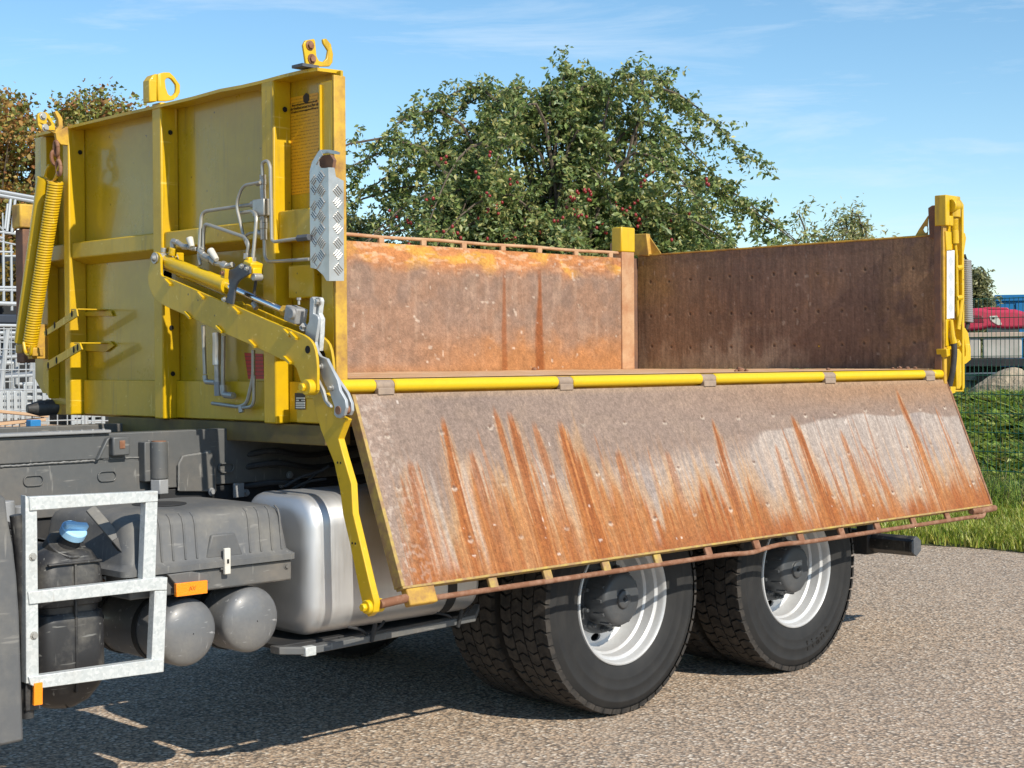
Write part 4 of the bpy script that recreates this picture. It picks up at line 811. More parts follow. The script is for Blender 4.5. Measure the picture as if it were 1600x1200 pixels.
rpb(MB().tube([U(1492, 325, 'y', -.01), U(1491.5, 340, 'y', -.01)], .035, 12), 'latch_neck', 'yellow', .003)
p0, p1 = U(1491.5, 340, 'y', -.01), U(1491.5, 360, 'y', -.01); Lh = np.linalg.norm(p1-p0); n_ = 9*12
rpb(MB().tube([p0+(p1-p0)*t/n_+.018*np.array([math.cos(2*math.pi*t/12), math.sin(2*math.pi*t/12), 0]) for t in range(n_+1)], .006, 6), 'latch_spring', 'yellow', 0)
rpb(MB().tube([p1, U(1492, 381, 'y', -.01)], .024, 12), 'latch_sleeve', 'yellow', .003)
rpb(MB().tube([U(1492, 381, 'y', -.01), U(1494, 400, 'y', -.01), U(1495.5, 480, 'y', -.01), U(1497, 500, 'y', -.01)], .011, 10), 'latch_rod', 'yellow', 0)
rpb(MB().tube([U(1500, 500, 'y', -.02), U(1503, 470, 'y', -.02), U(1497, 515, 'y', -.02)], .014, 10), 'latch_rod', 'yellow', 0)
for yy in (419, 466): rpb(MB().tube([U(1494, yy, 'y', -.01), U(1502, yy-1, 'y', -.01)], .017, 10), 'rod_guide', 'yellow', .003)
rpb(MB().prism(ppx([(1478, 361), (1487, 362), (1488, 391), (1479, 391)], -.01), 'y', -.01, .05), 'post_block', 'yellow', .004)
# reflective tape: white with grey diamonds
s = NT('reflective_tape'); sx = s.n('ShaderNodeSeparateXYZ'); s.l(s.co(), sx.inputs[0])
def mth(op, a, b=None):
    nd = s.n('ShaderNodeMath', operation=op)
    for i, v_ in enumerate((a, b)):
        if v_ is None: continue
        if hasattr(v_, 'is_output'): s.l(v_, nd.inputs[i])
        else: nd.inputs[i].default_value = v_
    return nd.outputs[0]
zf_ = mth('FRACT', mth('MULTIPLY', sx.outputs[2], 11.)); dz_ = mth('ABSOLUTE', mth('SUBTRACT', zf_, .5)); dx_ = mth('ABSOLUTE', mth('SUBTRACT', sx.outputs[0], .0))
s.base(s.mix(s.ramp(mth('ADD', mth('MULTIPLY', dx_, 12.), dz_), [(.38, 1), (.44, 0)]), (.80, .80, .78), (.50, .52, .54))).rough(.4)
q = [U(*p, 'y', -.012) for p in ((1479.5, 392), (1491, 391), (1490.5, 497), (1479.5, 498))]; tp = np.mean(q, 0)
o = MB().prism([p-tp for p in q], 'y', -.002, .002).build('reflective_tape', s.m, truck, loc=tp); reparent(o, rp)
rpb(MB().prism(ppx([(1478.5, 499), (1487, 499), (1487, 541), (1478.5, 541)], -.01), 'y', -.01, .05), 'post_block', 'yellow', .004)
rpb(MB().prism(ppx([(1479, 391), (1480, 391), (1480, 498), (1478.5, 498)], -.01), 'y', -.01, .05), 'tape_backing', 'yellow', 0)
rpb(MB().prism(ppx([(1489, 390), (1494, 392), (1493, 500), (1489, 500)], .02), 'y', .01, .05), 'tape_backing', 'yellow', 0)
# coil spring on the rear face
xs_ = U(1510, 450, 'y', .04); p0, p1 = U(1509.5, 406, 'y', .04), U(1512.5, 503, 'y', .04); n_ = 30*10
rpb(MB().tube([p0+(p1-p0)*t/n_+.026*np.array([math.cos(2*math.pi*t/10), math.sin(2*math.pi*t/10), 0]) for t in range(n_+1)], .0075, 6), 'coil_spring', 'cast', 0)
rpb(MB().tube([p0, p1], .018, 10), 'spring_core', 'dark', 0)
rpb(MB().prism(ppx([(1504, 363), (1508, 364), (1510, 372), (1508, 385), (1506, 398), (1504, 398)], .03), 'y', .03, .05), 'spring_lug', 'yellow', .003)
rpb(MB().tube([p0, U(1507, 398, 'y', .04)], .008, 8), 'spring_hook', 'dark', 0); rpb(MB().tube([p1, U(1510, 515, 'y', .04)], .012, 8), 'spring_hook', 'dark', 0)
rpb(MB().ring(ppx([(1503, 512), (1508, 512), (1513, 520), (1517, 545), (1517, 562), (1510, 568), (1503, 571), (1503, 545)], .03), ppx([(1504, 525), (1506, 525), (1507.5, 532), (1509.5, 548), (1509.5, 557), (1507, 559), (1504, 560), (1503.7, 545)], .03), 'y', .03, .05), 'grab_handle', 'yellow', .003)
hp_ = bend([U(1490, 535, 'y', -.03), U(1491.5, 550, 'y', -.035), U(1489.5, 575, 'y', -.03), U(1483, 605, 'y', .0)], .12, 8)
rpb(MB().tube(hp_, .017, 12), 'hydraulic_hose', 'rubber_hose', 0)
rpb(MB().tube([U(1486, 500, 'y', -.02), U(1488, 525, 'y', -.03), U(1490, 536, 'y', -.03)], [.012, .016, .021], 10), 'hose_fitting', 'yellow', .002)
rpb(MB().tube([U(1494, 533, 'y', -.02), U(1497, 540, 'y', -.02)], .02, 10), 'hose_fitting', 'yellow', .002)
rpb(MB().prism(ppx([(1494, 546), (1499, 545), (1503, 552), (1503, 602), (1500, 608), (1495, 608)], -.02), 'y', -.02, .05), 'post_foot', 'yellow', .004)
rpb(MB().prism(ppx([(1479, 545), (1485, 545), (1485, 556), (1480, 558)], -.02), 'y', -.02, .05), 'foot_lug', 'yellow', .004)
rpb(MB().prism(ppx([(1486, 604), (1494, 604), (1493, 614), (1486, 616)], -.02), 'y', -.02, .05), 'foot_tab', 'yellow', .003)

# ---- chassis
ch = empty('chassis', (0, .8, .9), truck)
def cb(mb, name, mat='chassis', bevel=.004): o = mb.build(name, M[mat], truck, bevel=bevel); reparent(o, ch); return o
YC = .80
cb(MB().box(-2.6, 4.85, YC, YC+.07, 1.10, 1.335), 'subframe_rail'); cb(MB().box(-2.6, 4.85, 1.65, 1.72, 1.10, 1.335), 'subframe_rail')
cb(MB().box(-2.6, -.52, YC-.02, YC+.07, 1.337, 1.35), 'top_strip', 'cast'); cb(MB().box(-2.6, -.52, YC-.009, YC-.001, 1.235, 1.325), 'side_plate')
cb(MB().box(-2.6, 4.9, YC+.01, YC+.08, .80, 1.095), 'frame_rail', 'dark'); cb(MB().box(-2.6, 4.9, 1.63, 1.70, .80, 1.095), 'frame_rail', 'dark')
cb(MB().box(-2.6, -.30, YC-.006, YC, 1.02, 1.22), 'web_plate')
for x in (-2.2, -1.2, -.1, .9, 1.95, 2.6, 3.9, 4.8): cb(MB().box(x, x+.12, YC+.08, 1.63, .9, 1.3), 'cross_member', 'dark')
a = U(152, 718, 'y', YC-.02); b = U(168, 684, 'y', YC-.02); cb(MB().obox((a+b)/2, (b-a)/2, (.008, 0, .003), (0, .012, 0)), 'stiffener')
def slot_ring(px, py, w, h, name='oblong_recess'):
    c_ = U(px, py, 'y', YC-.008); n_ = 20; O_ = []; I_ = []
    for k in range(n_):
        t = 2*math.pi*k/n_; ex = np.sign(math.cos(t))*(w-h) if abs(math.cos(t)) > .05 else 0
        O_.append((c_[0]+ex+h*math.cos(t), 0, c_[2]+h*math.sin(t))); I_.append((c_[0]+ex+h*.78*math.cos(t), 0, c_[2]+h*.78*math.sin(t)))
    cb(MB().ring(O_, I_, 'y', YC-.013, YC-.004), name, 'chassis', .0015)
slot_ring(52, 751, .042, .022); slot_ring(167, 744, .042, .022); slot_ring(353, 731, .04, .022); slot_ring(428, 724, .04, .022)
c_ = U(188, 696, 'y', YC-.03); m = MB().box(c_[0]-.04, c_[0]+.035, YC-.045, YC-.002, c_[2]-.04, c_[2]+.035); cb(m, 'lug_box', 'chassis', .006)
m = MB().box(c_[0]-.012, c_[0]+.012, YC-.048, YC-.044, c_[2]-.012, c_[2]+.02); cb(m, 'lug_slot', 'rusty', .001)
t_ = U(248, 690, 'y', YC-.06); b_ = U(249, 748, 'y', YC-.06)
m = MB(); m.tube([b_, t_], .036, 24); cb(m, 'stop_post', 'chassis', .003); cb(MB().box(b_[0]-.06, b_[0]+.03, YC-.05, YC, b_[2]-.01, t_[2]), 'post_mount')
cb(MB().tube([b_-(0, 0, .06), b_-(0, 0, .002)], .04, 6), 'post_nut', 'cast', .003); cb(MB().tube([t_, t_+(0, 0, .003)], .03, 20), 'post_cap', 'rusty', 0)
q = PX([(279, 768), (279, 725), (285, 712), (332, 706), (338, 768)], 'y', YC-.012); cb(MB().prism(q, 'y', YC-.016, YC-.002), 'web_doubler', 'chassis', .004)
M['weld'] = paint('weld_bead', (.20, .20, .195), .45, (.32, .31, .29), .8, 60)
def bead(pts, y, r=.004, name='weld_seam'):
    P_ = [U(*p, 'y', y) for p in pts]; out = []
    for a, b in zip(P_[:-1], P_[1:]):
        k = max(2, int(np.linalg.norm(b-a)/.008)); out += [a+(b-a)*t/k+np.array([0, 0, random.uniform(-.0012, .0012)]) for t in range(k)]
    cb(MB().tube(out, [r*random.uniform(.7, 1.25) for _ in out], 6), name, 'weld', 0)
bead([(0, 729), (60, 725), (153, 719)], YC-.009); bead([(160, 717), (232, 714)], YC-.003, .003); bead([(279, 766), (279, 726), (285, 713), (331, 706)], YC-.012); bead([(232, 688), (231, 748)], YC-.004, .004); bead([(262, 690), (262, 745)], YC-.004, .003)
for k in range(10):
    p = U(8+k*17, 680.5-k*1.0, 'y', YC-.012); cb(MB().tube([p, p+(0, -.006, 0)], .006, 6), 'rivet', 'cast', 0)
p = U(374, 766, 'y', YC-.05); cb(MB().box(p[0]-.025, p[0]+.025, p[1], p[1]+.012, p[2]-.03, p[2]+.03), 'bracket_plate', 'cast', .002)
for px, py in ((330, 768), (384, 770), (452, 742), (440, 757)):
    p = U(px, py, 'y', YC-.02); cb(MB().bolt(p, (0, -1, 0), .011, .016), 'bolt', 'cast', 0)
for a, b, c_ in (((445, 760), (470, 745), (505, 735)), ((455, 765), (480, 752), (510, 748)), ((470, 765), (490, 742), (515, 728))):
    cb(MB().tube(bend([U(*a, 'y', .55), U(*b, 'y', .5), U(*c_, 'y', .45)], .08), .006, 8), 'cable', 'rubber_hose', 0)
# tipping ram cradle and dark things under the bed
cb(MB().box(.17, 4.4, .45, .52, 1.28, 1.36), 'bed_bearer', 'dark'); cb(MB().box(.17, 4.4, 1.9, 1.97, 1.28, 1.36), 'bed_bearer', 'dark')
for x in (.5, 1.5, 2.5, 3.5, 4.3): cb(MB().box(x, x+.08, .1, 2.3, 1.29, 1.359), 'bed_bearer', 'dark')
cb(MB().tube([(.6, 1.22, 1.0), (.6, 1.22, 1.3)], .16, 20), 'tipping_ram', 'dark')
for z, y in ((1.21, .74), (1.16, .70), (1.08, .66)): cb(MB().tube(bend([(.12, YC+.03, z), (.22, y, z+.03), (.4, y, z-.01), (.8, y+.05, z+.02), (1.2, y, z)], .1), .012, 8), 'air_hose', 'rubber_hose', 0)
# rubber buffer seen under the far end of the headboard
p = U(86, 638, 'x', .1); m = MB().tube([p+(-.12, .06, 0), p+(-.06, .05, 0), p+(.05, -.02, .01), p+(.12, -.1, .025)], [.02, .04, .04, .015], 14); m.build('rubber_buffer', M['black_plastic'], truck)
# fuel tank
def rrect(y0, y1, z0, z1, r, n=8):
    out = []
    for cy, cz, a0 in ((y1-r, z1-r, 0), (y0+r, z1-r, 90), (y0+r, z0+r, 180), (y1-r, z0+r, 270)):
        for k in range(n+1):
            a = math.radians(a0+90*k/n); out.append((cy+r*math.cos(a), cz+r*math.sin(a)))
    return out
def loft(sections, name, mat, parent, ang=50, bevel=0):
    n_ = len(sections[0]); vs = [p for s_ in sections for p in s_]; k = len(sections)
    fs = [(a*n_+j, a*n_+(j+1) % n_, (a+1)*n_+(j+1) % n_, (a+1)*n_+j) for a in range(k-1) for j in range(n_)]+[tuple(range(n_)), tuple(range((k-1)*n_, k*n_))]
    return MB().add(vs, fs).build(name, M[mat], parent, ang=ang, bevel=bevel)
def tank_sec(x, ins): return [(x, y, z) for y, z in rrect(.03+ins, .49-ins, .553+ins, 1.10-ins, .12-ins*.4)]
tx0, tx1 = -.115, .80
ft = loft([tank_sec(tx0, .06), tank_sec(tx0+.004, .045), tank_sec(tx0+.014, .022), tank_sec(tx0+.032, .006), tank_sec(tx0+.055, 0), tank_sec(tx0+.5, 0), tank_sec(tx1-.05, 0), tank_sec(tx1-.03, .006), tank_sec(tx1-.012, .022), tank_sec(tx1, .06)], 'fuel_tank', 'alu', truck, 80)
for x in (.62,):
    o_ = rrect(.028, .492, .551, 1.102, .121); i_ = rrect(.031, .489, .554, 1.099, .119); MB().ring([(x, a, b) for a, b in o_], [(x, a, b) for a, b in i_], 'x', x-.025, x+.025).build('tank_strap', M['dark'], ft)
# guard rail under the tank
sk_ = empty('side_guard', (.2, .05, .52), truck)
def kb(mb, name, mat, bevel=.003): o = mb.build(name, M[mat], truck, bevel=bevel); reparent(o, sk_); return o
zg = .535
kb(MB().add([(-.25, .04, zg-.02), (-.14, .0, zg-.03), (.72, .0, zg-.01), (.80, .06, zg+.02), (.80, .09, zg+.02), (.72, .05, zg-.01), (-.14, .05, zg-.03), (-.25, .10, zg-.02)] +
            [(x, y, z+.028) for x, y, z in ((-.25, .04, zg-.02), (-.14, .0, zg-.03), (.72, .0, zg-.01), (.80, .06, zg+.02), (.80, .09, zg+.02), (.72, .05, zg-.01), (-.14, .05, zg-.03), (-.25, .10, zg-.02))],
            [(0, 1, 6, 7), (1, 2, 5, 6), (2, 3, 4, 5), (8, 15, 14, 9), (9, 14, 13, 10), (10, 13, 12, 11), (0, 8, 9, 1), (1, 9, 10, 2), (2, 10, 11, 3), (3, 11, 12, 4), (4, 12, 13, 5), (5, 13, 14, 6), (6, 14, 15, 7), (7, 15, 8, 0)]), 'guard_rail', 'chassis')
kb(MB().box(-.16, -.11, -.004, .03, zg-.035, zg-.0), 'rail_end', 'galv')
for x in (.16, .62):
    for k in (-1, 1): kb(MB().tube(bend([(x, .02, zg), (x+.05*k, .0, zg+.035), (x+.09*k, .03, zg+.045)], .03), .006, 8), 'wire_clip', 'dark', 0)
    kb(MB().tube([(x, .0, zg-.02), (x+.012, -.012, zg+.05)], .009, 8), 'wire_clip', 'dark', 0)
kb(MB().box(-.2, .8, .1, .62, zg-.02, zg+.0), 'tank_tray', 'dark')
# battery box: lid and base
bb = empty('battery_box', (-.5, .3, .8), truck)
def bbb(o): reparent(o, bb); return o
xl0, xl1, yl0, yl1 = -.90, -.185, .035, .66
def lid_sec(z, i0, r): return [(x, y, z) for x, y in rrect(xl0+i0, xl1-i0, yl0+i0, yl1-i0, r, 6)]
secs = [lid_sec(.872, -.012, .03), lid_sec(.893, -.012, .03), lid_sec(.902, .0, .035), lid_sec(.912, .008, .04), lid_sec(1.035, .022, .05), lid_sec(1.06, .032, .055), lid_sec(1.074, .052, .06), lid_sec(1.082, .09, .06), lid_sec(1.09, .2, .06)]
bbb(loft(secs, 'lid', 'grey_plastic', truck, 40))
for px in (250, 268, 287, 305, 388, 405, 422, 437):
    p = U(px, 850, 'y', .055); m = MB(); zs = [.912, .97, 1.035, 1.06, 1.074]; ins = [.008, .015, .022, .032, .052]
    for k in range(4): m.obox(((p[0]), (yl0+ins[k]+yl0+ins[k+1])/2-.001, (zs[k]+zs[k+1])/2), (.004, 0, 0), (0, (ins[k+1]-ins[k])/2*1.05, (zs[k+1]-zs[k])/2*1.05), (0, -.003, .001))
    bbb(m.build('lid_rib', M['grey_plastic'], truck, bevel=.0015))
c_ = U(322, 597, 'y', .2); m = MB(); m.tube([(-.60, .30, 1.089), (-.60, .30, 1.0925)], .10, 28); bbb(m.build('lid_recess', M['dark'], truck, bevel=.002))
# the lid's latch niche and clip
p = U(352, 875, 'y', .03)
bbb(MB().prism([(p[0]-.075, 0, .905), (p[0]-.05, 0, .99), (p[0]+.05, 0, .99), (p[0]+.085, 0, .905)], 'y', yl0+.004, yl0+.03).build('latch_niche', M['grey_plastic'], truck, bevel=.006))
bbb(MB().box(p[0]-.013, p[0]+.013, yl0-.022, yl0-.008, .845, .94).build('latch_clip', M['white_knob'], truck, bevel=.003)); bbb(MB().box(p[0]-.004, p[0]+.004, yl0-.024, yl0-.020, .885, .90).build('latch_slot', M['black'], truck))
bbb(MB().box(p[0]-.02, p[0]+.02, yl0-.008, yl0+.01, .86, .90).build('latch_mount', M['grey_plastic'], truck, bevel=.003))
bbb(MB().box(xl0+.02, xl1-.005, yl0+.005, yl1-.02, .79, .871).build('base_tray', M['chassis'], truck, bevel=.008))
bbb(MB().bolt((xl1-.03, yl0+.005, .845), (0, -1, 0), .008, .008).build('bolt', M['chassis'], truck))
sa, sb_ = U(141, 794, 'y', .22), U(226, 893, 'y', .02); sd_ = (sb_-sa)/np.linalg.norm(sb_-sa); sw_ = np.cross(sd_, (0, 1, .2)); sw_ /= np.linalg.norm(sw_); sn_ = np.cross(sd_, sw_)
bbb(MB().obox((sa+sb_)/2, (sb_-sa)/2, sw_*.019, sn_*.006).build('lid_strap', M['grey_plastic'], truck, bevel=.003))
bbb(MB().obox(sa*.42+sb_*.58, sd_*.028, sw_*.022, sn_*.011).build('strap_buckle', M['black_plastic'], truck, bevel=.003))
# air tanks
at = []
for cx_, cz in ((-.644, .648), (-.369, .66)):
    R_ = .122; y0 = -.0; prof = [(y0+.055*(1-math.cos(t)), R_*math.sin(t)) for t in np.linspace(.02, math.pi/2, 12)]; prof += [(.35, R_), (.62, R_), (.67, R_*.8), (.69, .01)]
    o = MB().lathe(prof, 40, 'y', (0, 0, 0)).build('air_tank', M['grey_tank'], truck, ang=60, loc=(cx_, y0+.01, cz)); at.append(o)
    for y in (.18, .45): MB().lathe([(y, R_+.001), (y, R_+.006), (y+.03, R_+.006), (y+.03, R_+.001)], 40).build('tank_band', M['dark'], o)
MB().box(-.8, -.22, .2, .3, .77, .79).build('tank_hanger', M['dark'], truck); MB().box(-.7, -.3, .5, .6, .76, .8).build('tank_hanger', M['dark'], truck)
# black reservoir with blue cap
xr0, xr1 = -1.19, -.93; yr0 = .085
def rs(z, i, r=.06): return [(x, y, z) for x, y in rrect(xr0+i, xr1-i, yr0+i*.8, .50, r, 6)]
rv = loft([rs(.43, .075), rs(.455, .04), rs(.50, .012), rs(.53, 0), rs(.735, -.0), rs(.76, .006), rs(.765, .016), rs(.785, .016), rs(.79, .006), rs(.83, .0), rs(.92, .008), rs(.965, .03), rs(.985, .06), rs(.992, .09)], 'reservoir', 'black_plastic', truck, 50)
MB().box(-1.065, -1.055, yr0-.005, yr0+.02, .49, .93).build('mould_seam', M['black_plastic'], rv, bevel=.004); MB().obox((-1.06, yr0+.004, .935), (.10, 0, .0), (0, .008, 0), (0, 0, .004)).build('mould_rib', M['black_plastic'], rv, bevel=.003)
cp_ = np.array([-1.055, .16, .985]); d_ = np.array([.12, -.62, .85]); d_ /= np.linalg.norm(d_)
MB().tube([cp_-d_*.03, cp_+d_*.012], [.075, .07], 24).build('filler_ring', M['black_plastic'], rv, bevel=.004)
MB().tube([cp_, cp_+d_*.012, cp_+d_*.055], [.05, .037, .034], 20).build('filler_neck', M['rubber_hose'], rv)
tcp = cp_+d_*.055
cap = MB().tube([tcp-d_*.004, tcp+d_*.022, tcp+d_*.028], [.045, .045, .040], 24).build('filler_cap', M['blue_cap'], rv, bevel=.003)
e_ = np.cross(d_, (0, 1, 0)); e_ /= np.linalg.norm(e_); g_ = np.cross(d_, e_); MB().obox(tcp+d_*.036, e_*.043, g_*.012, d_*.012).build('cap_grip', M['blue_cap'], cap, bevel=.006)
# galvanised guard frame (L-section), plane y = -.02
gf = empty('guard_frame', (-1.05, -.02, .8), truck)
def gb(pts, y0=-.02, name='frame_bar', mat='galv'):
    q = PX(pts, 'y', y0); o = MB().prism(q, 'y', y0, y0+.035).build(name, M[mat], truck, bevel=.002); reparent(o, gf); return o
gb([(40, 774), (58, 790), (61, 1068), (41, 1068)], -.015)
gb([(46, 776.5), (247, 767), (247, 783.5), (47, 798)], -.022); gb([(228, 784.5), (246.5, 783.5), (243, 905), (223, 907)], -.019)
gb([(44, 925), (247, 902.5), (262, 902), (261, 922), (244, 922.5), (46, 944.5)], -.022); gb([(242, 923), (261, 922.5), (256, 1050), (236, 1051)], -.019)
gb([(45, 1058), (236, 1031), (255, 1030), (255, 1050), (60, 1076), (48, 1070)], -.024)
for u_ in ((51, 870), (53, 993)):
    o = MB().bolt(U(*u_, 'y', -.015), (0, -1, 0), .009, .009).build('bolt', M['fitting'], truck); reparent(o, gf)
a = U(58, 1085, 'y', 0.0); o = MB().box(a[0]-.04, a[0]+.012, .0, .03, a[2]-.05, a[2]+.06).build('lower_mount', M['black_plastic'], truck, bevel=.003); reparent(o, gf)
q = PX([(54, 1068), (67, 1066), (67, 1101), (53, 1103)], 'y', -.03); MB().prism(q, 'y', -.03, -.018).build('side_reflector', M['orange'], truck, bevel=.002)
q = PX([(275.5, 912), (324.5, 906.5), (324.5, 927), (276, 933)], 'y', .0); rf = MB().prism(q, 'y', .0, .016).build('side_reflector', M['orange'], truck, bevel=.002)
p = U(301, 919, 'y', -.002); text('AV', (p[0], -.0012, p[2]-.008), .023, NT('reflector_print').base((.45, .12, .01)).rough(.4).m, rf, right=(1, 0, 0))
q = PX([(262, 898), (300, 893), (326, 897), (328, 910), (276, 915)], 'y', .018); MB().prism(q, 'y', .017, .06).build('reflector_mount', M['chassis'], truck, bevel=.003)
# small clutter between frame and reservoir
cl = empty('valve_cluster', (-1.05, .55, 1.0), truck)
def clb(o): reparent(o, cl)
for i_, (x, y, z, r, h_) in enumerate(((-1.30, .62, 1.08, .03, .10), (-1.22, .6, 1.06, .025, .12), (-1.15, .6, 1.05, .03, .09), (-1.06, .6, 1.06, .035, .11), (-1.38, .6, 1.1, .03, .1), (-.98, .62, 1.03, .04, .12))):
    clb(MB().tube([(x, y, z-h_/2), (x, y, z+h_/2)], r, 12).build('valve', M['cast'] if i_ % 2 else M['dark'], truck, bevel=.003))
for k in range(6): clb(MB().tube(bend([(-1.5, .5+.03*k, 1.07+.015*k), (-1.25, .45+.03*k, 1.09-.01*k), (-1.05, .5, 1.02-.02*k), (-.95, .62, .95-.03*k)], .12, 6), .012, 8).build('air_hose', M['rubber_hose'], truck))
clb(MB().box(-1.4, -.92, .62, .66, .5, 1.0).build('mount_plate', M['dark'], truck)); clb(MB().box(-.93, -.80, .2, .215, .80, .86).build('bracket', M['galv'], truck, bevel=.002)); clb(MB().bolt((-.90, .2, .84), (0, -1, 0), .011, .018).build('bolt', M['rusty'], truck))
# front mudguard
fm = empty('front_mudguard', (-1.4, 0, .8), truck)
pr = [U(*p, 'y', -.03) for p in ((10, 778), (13, 810), (21, 850), (27, 900), (31, 960), (34, 1050), (38, 1158), (2, 1166))]
pr = [(p[0], p[2]) for p in pr]; back = [(-1.75, pr[-1][1]+.0), (-1.75, 1.19)]
o = MB().prism([(x, 0, z) for x, z in pr+[(-1.46, .42), (-1.5, .9), (-1.6, 1.1), (-1.8, 1.2), (-2.2, 1.24), (-2.2, 1.33), (-1.7, 1.31), (-1.45, 1.24)]], 'y', -.03, .42).build('mudguard_shell', M['grey_plastic'], truck, bevel=.01); reparent(o, fm)
o = MB().tube(bend([(-1.30, .03, 1.12), (-1.285, .03, 1.0), (-1.275, .03, .7), (-1.27, .03, .45)], .1), .022, 12).build('mudguard_stay', M['black_plastic'], truck); reparent(o, fm)
# under-run bar behind the wheels
p = U(1425, 853, 'x', 4.62); hx_ = [(.062*math.cos(math.radians(a)), .062*math.sin(math.radians(a))) for a in (30, 90, 150, 210, 270, 330)]
ur = empty('underrun_bar', (p[0], 1.2, p[2]), truck)
o = MB().prism([(p[0]+a, 0, p[2]+b) for a, b in hx_], 'y', .27, 2.15).build('bar', M['black_plastic'], truck, bevel=.004); reparent(o, ur)
o = MB().prism([(p[0]+a, 0, p[2]+b) for a, b in hx_], 'y', .255, .268).build('end_cap', M['slate_plate'], truck, bevel=.003); reparent(o, ur)
for y in (.55, 1.85): o = MB().box(p[0]-.08, p[0]+.05, y, y+.08, p[2]-.07, .95).build('bar_bracket', M['dark'], truck, bevel=.006); reparent(o, ur)
o = MB().prism([(p[0]-.075, 0, p[2]-.072), (p[0]+.0, 0, p[2]-.075), (p[0]+.066, 0, p[2]-.03), (p[0]+.066, 0, p[2]+.07), (p[0]-.075, 0, p[2]+.08)], 'y', .62, .92).build('bar_clamp', M['dark'], truck, bevel=.006); reparent(o, ur)

# ---- wheels
RT = .524
def tyre_mesh():
    m = MB(); w = .30
    prof = [(.022, .300), (.012, .318), (.005, .35), (.004, .356), (.002, .362), (.003, .368), (-.001, .40), (-.0025, .404), (-.0025, .412), (-.001, .416), (0, .455), (-.0015, .459), (-.0015, .465), (.001, .469), (.008, .488), (.018, .504), (.03, .510), (w-.03, .510), (w-.018, .504), (w-.008, .488), (w, .455), (w+.002, .41), (w-.012, .318), (w-.022, .300)]
    m.lathe(prof, 72); return m
def tread_mesh():
    m = MB(); n_ = 52
    for row, (y0, y1, r0, r1) in enumerate(((.010, .078, .519, RT), (.086, .146, RT, RT), (.154, .214, RT, RT), (.222, .290, RT, .519))):
        for k in range(n_):
            ph = (k+(.5 if row % 2 else 0))/n_*2*math.pi; da = math.pi/n_*(.80 if row in (0, 3) else .86); sk_ = .028 if row % 2 else -.028
            def P_(y, a, r): return (r*math.cos(a), y, r*math.sin(a))
            ym = (y0+y1)/2; rm = (r0+r1)/2; pts = [(y0, -da), (ym, -da+sk_), (y1, -da), (y1, da), (ym, da+sk_), (y0, da)]
            tp_ = [P_(y, ph+a, r0 if y == y0 else (r1 if y == y1 else rm)) for y, a in pts]
            rb_ = [(.496 if (row == 0 and y == y0) or (row == 3 and y == y1) else .508) for y, a in pts]
            bt_ = [P_(y-(.006 if row == 0 and y == y0 else 0)+(.006 if row == 3 and y == y1 else 0), ph+a*1.06, r) for (y, a), r in zip(pts, rb_)]
            m.add(tp_+bt_, [(0, 1, 2, 3, 4, 5)]+[(j, (j+1) % 6, 6+(j+1) % 6, 6+j) for j in range(6)])
    return m
def rim_mesh():
    m = MB(); prof = [(.035, .300), (.022, .303), (.014, .300), (.012, .294), (.018, .288), (.026, .285), (.052, .281), (.056, .270), (.060, .266), (.105, .260), (.110, .252), (.114, .249), (.172, .243), (.186, .236), (.194, .222)]
    m.lathe(prof, 72)
    # disc with ten hand holes: webs between an outer and an inner ring
    n_ = 200; ro, ri, rc, hh = .222, .135, .194, .019; f = lambda r: .194-(ro-r)/(ro-ri)*.02
    vs = []; fs = []
    for k in range(n_):
        a = 2*math.pi*k/n_; ph = ((k+.5) % 20-10)/5.5; w_ = hh*math.sqrt(1-ph*ph) if abs(ph) < 1 else 0
        for r in (ro, rc+w_, rc-w_, ri): vs.append((r*math.cos(a), f(r), r*math.sin(a)))
        for r in (rc+w_, rc-w_): vs.append((r*math.cos(a), f(r)+.012, r*math.sin(a)))
    for k in range(n_):
        j = (k+1) % n_; a, b = 6*k, 6*j; fs += [(a, b, b+1, a+1), (a+2, b+2, b+3, a+3), (a+1, b+1, b+4, a+4), (a+2, a+5, b+5, b+2)]
    m.add(vs, fs)
    return m
def hub_mesh():
    m = MB(); m.lathe([(.178, .175), (.150, .172), (.148, .166), (.148, .128), (.10, .126), (.042, .124), (.030, .119), (.024, .110), (.021, .094), (.020, .06), (.020, .044), (.010, .042), (.006, .036), (.006, .016), (.012, .014), (.012, .001)], 48)
    for k in range(10):
        a = 2*math.pi*(k+.5)/10; c_ = (.150*math.cos(a), .15, .150*math.sin(a)); m.tube([c_, (c_[0], .125, c_[2])], .016, 6); m.tube([(c_[0], .126, c_[2]), (c_[0], .105, c_[2])], .009, 10)
    for k in range(12):
        a = 2*math.pi*k/12; m.obox((.123*math.cos(a), .07, .123*math.sin(a)), (.008*math.cos(a), 0, .008*math.sin(a)), (0, .03, 0), (-.008*math.sin(a), 0, .008*math.cos(a)))
    return m
wy = -.06
def wheel(loc, label):
    w = empty('wheel', loc, truck); w['label'] = label
    ty = tyre_mesh().build('tyre', M['tyre'], w, ang=40); tread_mesh().build('tread', M['tread'], ty, ang=25)
    rim_mesh().build('rim', M['rim'], w, ang=28)
    MB().lathe([(.05, .25), (.06, .22), (.25, .22), (.29, .25)], 48).build('rim_well', M['dark'], w) if False else None
    return w, ty
w1, ty1 = wheel((1.604, wy, RT), 'front outer twin wheel with silver rim')
hb1 = hub_mesh().build('hub', M['hub'], w1, ang=35, bevel=.002); MB().lathe([(.0, .10), (.0, .35)], 4).v
MB().tube([(0, .0118, 0), (0, .0100, 0)], .008, 8).build('hub_plug', M['black'], hb1)
MB().lathe([(.20, .21), (.26, .21), (.26, .001)], 32).build('brake_drum', M['dark'], w1)
